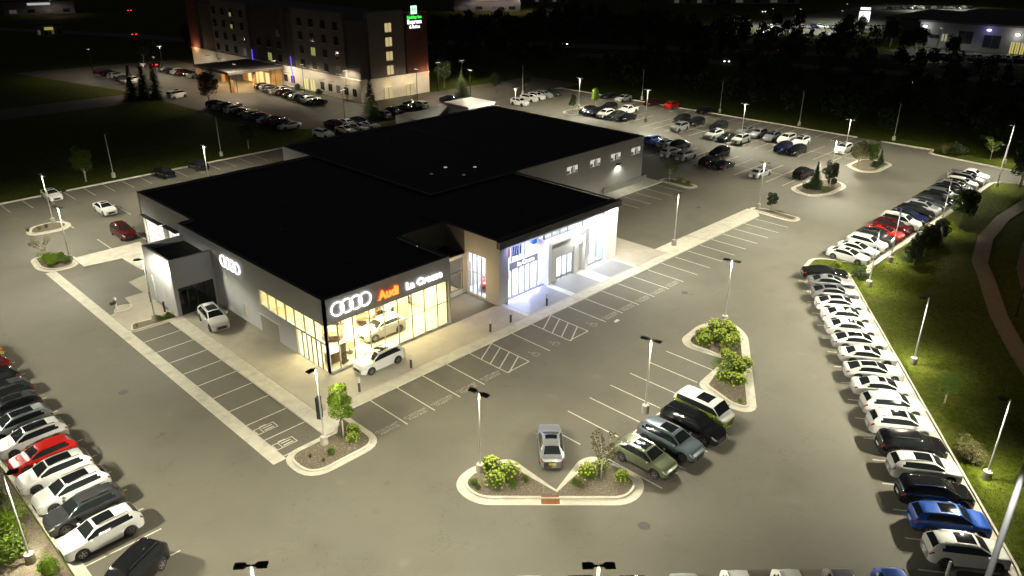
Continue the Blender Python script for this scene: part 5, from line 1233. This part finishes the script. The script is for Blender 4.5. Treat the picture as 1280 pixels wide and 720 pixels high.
# ================================================================== THE HOTEL BEHIND
MB().flat([(44.5, 95), (52, 86), (62, 82.5), (92, 82), (128, 84), (128, 101), (95, 102.5), (72.5, 102.5), (72.5, 200), (30, 205), (40, 160), (41.5, 151), (-60, 156), (-60, 143), (42, 139)], -.02).build('hotel_lot', M_ROAD, kind='structure')
MB().flat([(90, 84.5), (128, 84.5), (128, 79), (93.5, 79.2)], -.03).build('verge', M_GRASS, kind='structure')
ht = empty('hotel_building', (83, 145, 0), 0, 'five-storey hotel with dark bays and a lit ground floor', 'building')
H_BASE = mat('hotel_base', (.48, .44, .37), .8, noise=(.6, .06)); H_LIGHT = mat('hotel_light_render', (.15, .135, .12), .8, noise=(.4, .05)); H_DARK = mat('hotel_dark_render', (.07, .06, .055), .8); H_RED = mat('hotel_red_render', (.12, .045, .03), .8)
MB().box(73.0, 93, 103, 187, 0, 4.7).build('ground_floor', H_BASE, ht)
MB().box(72.85, 93.1, 102.85, 187.1, 4.7, 4.95).build('string_course', mat('hotel_band', (.5, .46, .38), .8), ht)
MB().box(73.5, 93, 103.3, 186.8, 4.95, 17.6).build('upper_floors', H_DARK, ht)
for (x0, x1, y0, y1, m, z1) in ((76.0, 86.0, 103.0, 104.5, H_LIGHT, 19.2), (86.4, 92.9, 102.95, 106, H_RED, 18.6), (73.1, 74.5, 108.6, 130, H_LIGHT, 18.9), (73.1, 74.5, 152, 172, H_LIGHT, 18.6), (73.0, 75, 181, 186.9, H_RED, 17.9), (73.05, 74.5, 134, 148, H_DARK, 18.4)):
    MB().box(x0, x1, y0, y1, 4.95, z1).build('bay', m, ht)
MB().box(73.5, 93, 103.3, 186.8, 17.6, 17.8).build('roof', M_ROOF, ht)
WL = emission('hotel_lit_window', (1, .80, .38), .55); WG = emission('hotel_lit_window_green', (.8, .85, .25), .35); WD = mat('hotel_dark_window', (.02, .022, .026), .1, coat=.5); WDIM = emission('hotel_dim_window', (1, .9, .7), .05)
def hwin(axis, c, u, z, w, h_, m, frame=H_DARK):
    if axis == 'y': o = MB().box(u - w / 2, u + w / 2, c - .06, c, z, z + h_).build('window', m, ht); MB().box(u - .04, u + .04, c - .09, c - .065, z, z + h_).build('frame', frame, o); MB().box(u - w / 2 - .1, u + w / 2 + .1, c - .12, c - .01, z - .12, z - .02).build('sill', H_BASE, o)
    else: o = MB().box(c - .06, c, u - w / 2, u + w / 2, z, z + h_).build('window', m, ht); MB().box(c - .09, c - .065, u - .04, u + .04, z, z + h_).build('frame', frame, o); MB().box(c - .12, c - .01, u - w / 2 - .1, u + w / 2 + .1, z - .12, z - .02).build('sill', H_BASE, o)
for z in (5.5, 8.6, 11.7, 14.8): hwin('y', 103.0, 81.5, z, 1.75, 1.9, WL)
for y0, c in ((109.5, 73.1), (153, 73.1)):
    for r_ in range(4):
        for k in range(4 if y0 < 120 else 4):
            u = y0 + 2 + k * 5.0
            if u > y0 + 19.5: continue
            m = WG if (y0 < 120 and r_ == 1 and k == 2) else WDIM if (r_ + k) % 5 == 0 and r_ < 2 else WD
            hwin('x', c, u, 5.5 + r_ * 3.2, 1.7, 1.8, m)
for u, z, m in ((137, 5.6, WD), (137, 8.8, WD), (137, 12, WD), (142, 5.6, WG), (142, 8.8, WD), (147, 8.8, WD), (158.5, 0, None)):
    if m: hwin('x', 73.05, u, z, 1.7, 1.8, m)
for u, z in ((160.6, 15.0), (160.6, 12.0)): hwin('x', 73.1 - .02, u, z, 1.0, 1.0, WG)
for k in range(15):
    u = 105.5 + k * 3.3
    if 121 < u < 129: continue
    hwin('x', 73.0, u, 1.1, 1.6, 1.7, WDIM if k % 4 == 2 else WD)
for u in (122.9, 125.9): hwin('x', 73.0, u, .3, 1.9, 2.5, emission('hotel_lobby', (1, .88, .38), .8))
for u in (80.6, 87.0):
    d = MB().box(u - 1.2, u + 1.2, 102.9, 103.0, 0, 2.6).build('door', emission('hotel_end_door', (1, .82, .40), .45), ht); MB().box(u - .05, u + .05, 102.86, 102.9, 0, 2.6).build('frame', H_DARK, d)
    light('hotel_door_light', (u, 102.2, 2.9), 60, (1, .72, .25), ht, 'POINT', soft=.1)
for y in (107, 113.5, 117.5, 131.5, 133.5, 138, 156, 162, 168, 176):
    w = MB().box(71.5, 72.99, y - .06, y + .06, 3.5, 3.6).build('wall_lamp', M_METALD, ht)
    light('hotel_wall_light', (71.3, y, 3.4), 75, (1, .86, .64), ht, 'POINT', soft=.1)
for y in (131.4, 150.5):
    MB().box(72.6, 72.75, y - .1, y + .1, 1.0, 7.5).build('neon_strip', emission('violet_neon', (.16, .10, 1.0), 1.2), ht)
light('hotel_end_light', (81.5, 98.5, 4.4), 60, (1, .62, .3), ht, 'POINT', soft=.1)
light('hotel_red_light', (91.4, 101.9, 5.2), 130, (1, .55, .3), ht, 'POINT', soft=.1)
light('hotel_red_light', (71.8, 184, 5.2), 300, (1, .5, .25), ht, 'POINT', soft=.1)
# drive-through canopy
cp = MB().box(57.5, 72.4, 134.5, 153, 4.3, 4.9).build('canopy', H_DARK, ht)
for (x, y) in ((58.4, 135.5), (58.4, 152), (64.5, 135.5), (64.5, 152)): MB().box(x - .4, x + .4, y - .4, y + .4, 0, 4.3).build('canopy_post', mat('canopy_timber', (.45, .24, .08), .6), cp)
MB().box(69.5, 72.4, 136, 151, 0, 4.2).build('lobby_front', mat('lobby_cladding', (.5, .28, .09), .6, noise=(1, .2)), ht)
for y in (138, 141, 144, 147): MB().box(69.40, 69.48, y - .9, y + .9, .2, 3.2).build('lobby_glass', emission('lobby_glow', (1, .75, .35), 1.1), ht)
for (x, y) in ((61.5, 139), (61.5, 148), (67, 143)): light('canopy_light', (x, y, 4.1), 800, (1, .66, .28), ht, 'AREA', size=(3, 3))
# roof sign of the hotel
hs = empty('hotel_sign', (88.9, 102.7, 17.3), 0, 'lit white and green hotel sign high on the end wall', 'sign')
MB().box(-.85, .85, -.12, 0, .95, 2.75).build('logo_panel', emission('hotel_logo', (.75, 1, .85), 1.5), hs, world=False)
def hletters(body, size, z, m):
    me = text_mesh(body, size, .03, .03); me.materials.append(m); o = link('lettering', me, hs); o.location = (0, -.15, z); o.rotation_euler = (R(90), 0, 0)
M_HG = emission('hotel_green', (.05, .85, .08), 1.6); M_HW = emission('hotel_white', (1, 1, .98), 1.8)
hletters('H', 1.5, 1.85, M_HG); hletters('Holiday Inn', .92, .25, M_HG); hletters('Express', 1.35, -.75, M_HW); hletters('& Suites', .95, -1.85, M_HW)
MB().box(-2.3, 2.3, -.06, 0, -2.5, .8).build('back_panel', mat('sign_back', (.03, .03, .03), .6), hs, world=False)
# enclosure and shed behind the service wing
en = empty('service_yard', (71, 75.5, 0), 0, 'low walled yard with a flat shed behind the service wing roof', 'enclosure')
for (x0, x1, y0, y1) in ((64.0, 78.0, 72.0, 72.3), (64.0, 64.3, 72.3, 79), (64.3, 78, 78.7, 79), (77.7, 78, 72.3, 78.7)): MB().box(x0, x1, y0, y1, 0, 2.1).build('wall', M_STUCCO, en)
MB().box(64.3, 77.7, 72.3, 78.7, .0, .05).build('floor', M_CONC, en)
MB().box(78.4, 86, 73.2, 80.6, 0, 2.4).build('shed', M_STUCCO, en); MB().box(78.2, 86.2, 73.0, 80.8, 2.4, 2.55).build('shed_roof', M_WHITE, en)
def mini_lamp(x, y, deg, h, label, power=90, col=(1, .86, .62), two=True, group='lamp posts around the hotel', lens=3.0):
    e = empty('lamp_post', (x, y, 0), R(deg), label, 'lamp post', group)
    MB().tube((0, 0, 0), (0, 0, h), .09, .06, 6).build('pole', M_METALD, e, world=False)
    b = MB().box(-.7 if two else 0, .7, -.12, .12, h - .05, h + .05); b.build('lamp_head', M_METALD, e, world=False)
    MB().box(-.6 if two else .1, .6, -.11, .11, h - .09, h - .06).build('lens', emission('hotel_lens', col, lens), e, world=False)
    if power: light('lamp_light', (.3, 0, h - .15), power, col, e, ies=True, world=False)
    return e
for i, (x, y, p_) in enumerate(((58.5, 133, 60), (68.0, 131.5, 22), (69.6, 121.4, 16), (71.6, 106.7, 25), (84.3, 97.0, 22), (94.6, 101.5, 18), (92.2, 87.5, 40), (57.2, 86.6, 12), (50, 158, 45), (60, 178, 40), (44, 185, 20), (101, 100, 30))):
    mini_lamp(x, y, 0 if i % 2 else 90, 7.0, ['lamp post by the hotel canopy, left one', 'lamp post by the hotel canopy, right one', 'lamp post before the lit lobby windows', 'lamp post by the hotel corner', 'lamp post before the lit hotel end doors', 'lamp post right of the red hotel corner', 'lamp post by the round trees right of the hotel', 'lamp post behind the roof edge, in front of the hotel lot', 'lamp post by the hotel driveway', 'lamp post among cars left of the hotel', 'lamp post at the far end of the hotel driveway', 'lamp post right of the hotel sign'][i], p_ * 9)
# tree rows and cars of the hotel lot
GHT = 'trees of the hotel lot'
for i, (k, x, y, s, lm, lb) in enumerate((('conifer', 37.6, 142.5, 1.6, M_LEAFD, 'dark spruce by the hotel driveway, left of three'), ('conifer', 40.0, 141.5, 1.7, M_LEAFD, 'dark spruce by the hotel driveway, middle of three'), ('conifer', 42.2, 140.5, 1.6, M_LEAFD, 'dark spruce by the hotel driveway, right of three'), ('broad', 46.9, 123.6, 1.6, M_SCRUB, 'leafy tree lit by the hotel canopy'),
    ('conifer', 63.4, 86.2, 1.7, M_LEAFD, 'tall dark spruce before the hotel corner'), ('conifer', 92.8, 91.2, 1.5, M_LEAFD, 'dark spruce right of the hotel'), ('broad', 98.6, 104.0, 1.5, M_LEAFD, 'dark tree right of the red hotel wall'), ('broad', 104, 91, 1.0, M_LEAFD, 'small dark tree right of the hotel drive'), ('broad', 112, 88.5, .9, M_LEAFD, 'small dark tree behind the four cars of the far kerb'),
    ('shrub', 71.8, 128.5, 1.6, M_LEAFD, 'dark shrub under the lit lobby windows, left'), ('shrub', 71.8, 118.5, 1.6, M_LEAFD, 'dark shrub under the lit lobby windows, right'), ('broad', 62, 196, 1.6, M_LEAFD, 'dark tree at the far left of the hotel'))):
    plant(k, x, y, s, i * 63, lb, GHT, lm, M_BARK, 8 if k == 'conifer' else 9 if k == 'broad' else 11, cat='shrub' if k == 'shrub' else 'tree')
GH = 'cars in the hotel lot'
hc = []
cols = ['black', 'white', 'dark grey', 'silver', 'black', 'maroon', 'white', 'dark blue', 'grey', 'black']
kinds = ['plain_suv', 'sedan', 'plain_suv', 'sedan', 'pickup', 'plain_suv', 'sedan']
for k in range(10): hc.append((65.0 + .15 * k, 108.8 + 2.9 * k, 0, 'under the lit hotel front', k))
for k in range(12): hc.append((47.6 + .0 * k, 91.5 + 2.75 * k, 0 if k % 3 else 180, 'along the near edge of the hotel lot', k + 3))
for k, x in enumerate((54.3, 57.2, 60.0, 66.6, 69.6, 74.6, 78.8, 87.4)): hc.append((x, (86.6, 86.6, 86.6, 87, 87.4, 89.6, 89.4, 89.8)[k], 90, 'between roof edge and hotel', k + 5))
for k in range(7): hc.append((63.0 - .3 * k, 160 + 3.0 * k, 0, 'left of the hotel canopy', k + 2))
for k in range(5): hc.append((46.6 + .2 * k, 166 + 5.6 * k, 20, 'by the driveway at the far left', k + 1))
rowc = {}
for (x, y, d, where, ci) in hc:
    rowc[where] = rowc.get(where, 0) + 1
    kd = kinds[(ci * 3 + rowc[where]) % 7]; c = cols[ci % 10]
    far_car(kd, c, x, y, d, f'{c} {WORD[kd]} {where}, {ORD[rowc[where]]} of its row', GH)
put_car('plain_large_suv', 'black', 77.2, 90.6, 20, 'big black SUV before the lit hotel end doors', GH, near=False)
far_car('van', 'white', 45.9, 138.0, 15, 'white van beside the three driveway spruces', GH)
for i, x in enumerate((48.3, 53.2, 56.2, 58.9)): far_car('sedan' if i else 'plain_suv', 'white', x, 80.7, -80, f'white car whose roof shows behind the roof edge, {ORD[i + 1]} from the left', GH)

# ================================================================== FAR BACKGROUND
fb = empty('warehouse', (300, 10, 0), 0, 'long low dark warehouse with wall lamps at the top right', 'building')
FW = mat('warehouse_wall', (.13, .13, .14), .8)
MB().box(272, 340, -70, 51, 0, 8.4).build('wall', FW, fb); MB().box(271.4, 340.6, -70.6, 51.6, 8.4, 9.0).build('roof', M_ROOF, fb)
MB().box(292, 340, 51, 70, 0, 7).build('wall', FW, fb); MB().box(291.5, 340.6, 51.6, 70.6, 7, 7.5).build('roof', M_ROOF, fb)
for (y, z, p_, c) in ((49.2, 6.9, 600, (1, .97, .88)), (29.2, 7.1, 200, (.5, .45, 1)), (20.7, 6.3, 600, (1, .95, .80))):
    MB().ico((271.5, y, z), .62, 2, (.5, 1.2, .55)).build('wall_lamp', emission('warehouse_lamp_%d' % int(y), c, 6), fb)
    light('warehouse_light', (270.0, y, z - .3), p_, c, fb, 'POINT', soft=.4)
for k, (y, z, w_, h_, m) in enumerate(((49.9, 2.4, 3.6, 2.8, WD), (45.6, 3.2, 2.8, 1.2, WD), (43.0, 2.6, .5, 2.2, emission('warehouse_door', (1, .9, .5), .5)), (42.0, 2.6, .5, 2.2, emission('warehouse_door', (1, .9, .5), .5)), (36, 2.2, 4.5, 4, WD), (27.8, 1.5, 5, 4, WD),
                                       (21.5, .3, 1.1, 3.6, emission('warehouse_door_lit', (1, .85, .25), .5)), (20.0, .3, 1.1, 3.6, emission('warehouse_door_lit', (1, .85, .25), .5)), (18.5, .3, 1.1, 3.6, emission('warehouse_door_lit', (1, .85, .25), .5)))):
    w = MB().box(271.86, 271.98, y - w_ / 2, y + w_ / 2, z, z + h_).build('window', m, fb); MB().box(271.78, 271.85, y - .06, y + .06, z, z + h_).build('frame', H_DARK, w)
py = empty('pylon_sign', (304, 83, 0), R(15), 'bright white pylon sign on a dark post at the top right', 'sign')
MB().box(-.5, .5, -.9, .9, 0, 3.6).build('post', M_METALD, py, world=False)
MB().box(-.5, .5, -2.2, 2.2, 3.6, 9.6).build('cabinet', M_METALD, py, world=False)
MB().box(-.62, -.51, -2.05, 2.05, 4.0, 8.0).build('panel', emission('pylon_panel', (.95, .97, 1), 1.6), py, world=False)
MB().box(-.62, -.51, -1.9, 1.9, 8.5, 9.5).build('panel', emission('pylon_panel', (.95, .97, 1), 1.6), py, world=False)
for poly in ([(280, 84), (470, 60), (470, 135), (285, 135)], [(232, 34), (268, 8), (270, 46), (256, 56)]):
    MB().flat(ccw(poly), -.02).build('far_lot', M_ROAD, kind='structure')
GFC = 'cars in the far lots'
rg = random.Random(77)
for (x0, y0, dx, dy, k_, where) in ((291, 119, 1.7, -1.9, 16, 'far lot left of the white pylon sign'), (318, 88, 2.2, -2.0, 9, 'far lot right of the white pylon sign'), (428, 118, 2.9, -2.2, 14, 'topmost far lot'), (243, 39, 1.2, -2.3, 12, 'verge before the dark warehouse')):
    for k in range(k_):
        c = rg.choice(['white', 'silver', 'black', 'white', 'grey', 'dark blue']); kd = rg.choice(['sedan', 'plain_suv', 'pickup'])
        far_car(kd, c, x0 + dx * k + rg.uniform(-.4, .4), y0 + dy * k, rg.choice([45, 225]), f'tiny {c} car, {ORD[k + 1]} in the {where}', GFC)
for i, (x, y, p_) in enumerate(((289.6, 115.4, 1300), (296, 106.4, 900), (300, 90.6, 900), (337.9, 104.6, 900), (440, 108, 700), (452, 98, 500), (462, 90, 400), (258, 40, 260))):
    mini_lamp(x, y, 45, 8, f'lamp post over the far lots, {ORD[i + 1]} of eight', p_, (.95, 1, .82), group='lamp posts of the far lots', lens=9 if i else 40)
# moving cars on the dark roads, lights on
def driving(x, y, hd, c, label, front=True, back=False, s=1.0):
    o = far_car('sedan', c, x, y, hd, label, 'cars out on the dark roads')
    for sg in (-1, 1):
        if front: link('head_light', MB().box(2.40, 2.46, sg * .68 - .22, sg * .68 + .22, .58, .82).mesh('head_light', emission('head_light_glow', (1, .96, .9), 5 * s)), o)
        if back: link('tail_light', MB().box(-2.46, -2.40, sg * .68 - .3, sg * .68 + .3, .72, .98).mesh('tail_light', emission('tail_light_glow', (1, .03, .02), 3.0 * s)), o)
driving(188.8, 77.7, 215, 'white', 'white car with lit headlights on the dark road behind the rear lot')
driving(185.8, 139.2, 215, 'black', 'dark car with lit headlights on the dark road above the roof')
driving(358.7, 155.8, 225, 'white', 'white car with lit headlights on a far road at the top')
driving(271.7, 109.4, 225, 'white', 'white car with lit headlights before the far lot')
driving(190.1, 25.2, 215, 'grey', 'grey car with lit headlights on the dark road at the right', s=.3)
driving(62.8, 190.0, 60, 'black', 'black car with red brake lights on the hotel drive', front=False, back=True)
driving(60.0, 192.6, 240, 'white', 'white car on the hotel drive beside a braking car', front=False)
driving(223.6, 77.9, 35, 'black', 'dark car with red tail lights on the road at the upper right', front=False, back=True)
driving(89.6, 271.4, 60, 'black', 'dark car with red tail lights at the upper left', front=False, back=True)
driving(130.0, 379.0, 60, 'black', 'dark car with red tail lights at the top edge, left of the hotel', front=False, back=True)
for pts, w in (([(150, 190), (190, 132), (226, 72), (250, 22), (268, -30)], 12), ([(20, 420), (90, 272), (105, 215)], 9), ([(170, 120), (190, 78), (205, 40), (212, 0)], 9)):
    MB().strip(pts, w, -.05, -.025).build('highway', M_ROAD, kind='structure')
GFB = 'dim buildings at the top edge'
for i, (x, y, w, d, h_, lit, lb, hd) in enumerate(((266, 262, 34, 10, 7, (.9, .55, .35), 'dim tan building right of the hotel sign', 225), (330, 276, 20, 10, 9, (.12, .30, 1), 'dark building with a blue sign at the top edge', 225), (385, 215, 26, 14, 9, (1, .3, .25), 'dark building with a reddish sign at the top edge', 225),
                                              (420, 190, 40, 20, 9, None, 'long dark building behind trees at the top', 225), (95, 400, 30, 14, 6, (.75, .75, .7), 'dim building at the top left corner', 255), (67, 295, 9, 6, 4, (.55, .50, .12), 'dark shed with a yellow light at the top left', 255))):
    e = empty('far_building', (x, y, 0), R(hd - 180), lb, 'building', GFB)
    MB().box(-d / 2, d / 2, -w / 2, w / 2, 0, h_).build('wall', FW, e, world=False); MB().box(-d / 2 - .3, d / 2 + .3, -w / 2 - .3, w / 2 + .3, h_, h_ + .5).build('roof', M_ROOF, e, world=False)
    for k in range(4): MB().box(-d / 2 - .1, -d / 2, -w / 2 + w * (k + .3) / 4, -w / 2 + w * (k + .7) / 4, .8, 2.4).build('window', WDIM if k % 2 else WD, e, world=False)
    if lit: MB().box(-d / 2 - .3, -d / 2 - .12, -w * .16, w * .16, h_ - 1.7, h_ - .7).build('sign', emission('far_sign_%d' % i, lit, .55 if i != 1 else 1.6), e, world=False)
# small town lights between the hotel sign and the blue sign
for i, (x, y, p_) in enumerate(((255, 258, 120), (263, 249, 160), (272, 244, 120), (281, 240, 100), (96, 384, 80))):
    mini_lamp(x, y, 45, 7, f'tiny street light at the top of the picture, {ORD[i + 1]} of five', p_, (1, .75, .6), group='town lights at the top edge', lens=8)
for i, (x, y, h_) in enumerate(((420, 205, 12), (440, 190, 14), (455, 172, 11), (400, 222, 10), (340, 215, 9), (268, 58, 8), (258, 55, 9), (250, 43, 8), (246, 46, 7), (262, 48, 7), (283, 100, 8), (276, 106, 7), (520, 140, 14), (30, 300, 9), (85, 215, 8), (300, 82, 6), (292, 84, 7), (240, 30, 7))):
    plant('broad', x, y, h_ / 4.3, i * 41, f'dark tree silhouette far behind the lot, {ORD[i + 1]} of the far trees', 'far dark trees', M_LEAFD, M_BARK, 9 if i % 2 else 10)

# dark wood and scrub between the rear lot and the far roads: one mass nobody could count
wd = MB(); rg = random.Random(321)
def clump(x, y, r, h_):
    n_ = int(26 * r)
    for k in range(3):
        leaf_cloud(wd, (x + rg.uniform(-.4, .4) * r, y + rg.uniform(-.4, .4) * r, h_ * (.35 + .22 * k)), r * (1 - .2 * k), n_, .55, rg, (1, 1, .8))
def on_road(x, y):
    for a, b in (((170, 120), (190, 78)), ((190, 78), (205, 40)), ((205, 40), (212, 0)), ((150, 190), (190, 132)), ((190, 132), (226, 72)), ((226, 72), (250, 22)), ((250, 22), (268, -30))):
        a = Vector(a); b = Vector(b); t = max(0, min(1, (Vector((x, y)) - a).dot(b - a) / (b - a).length_squared))
        if (Vector((x, y)) - a - (b - a) * t).length < 9: return True
    return False
k = 0
while k < 520:
    x = rg.uniform(132, 285); y = rg.uniform(-40, 215)
    if on_road(x, y) or (x > 228 and y < 58) or (x < 140 and y > 78 and y < 110): continue
    r = rg.uniform(1.2, 3.0); clump(x, y, r, r * rg.uniform(1.6, 2.8)); k += 1
wd.build('woodland', M_LEAFD, label='dark wood and scrub behind the rear lot', cat='woodland', kind='stuff')
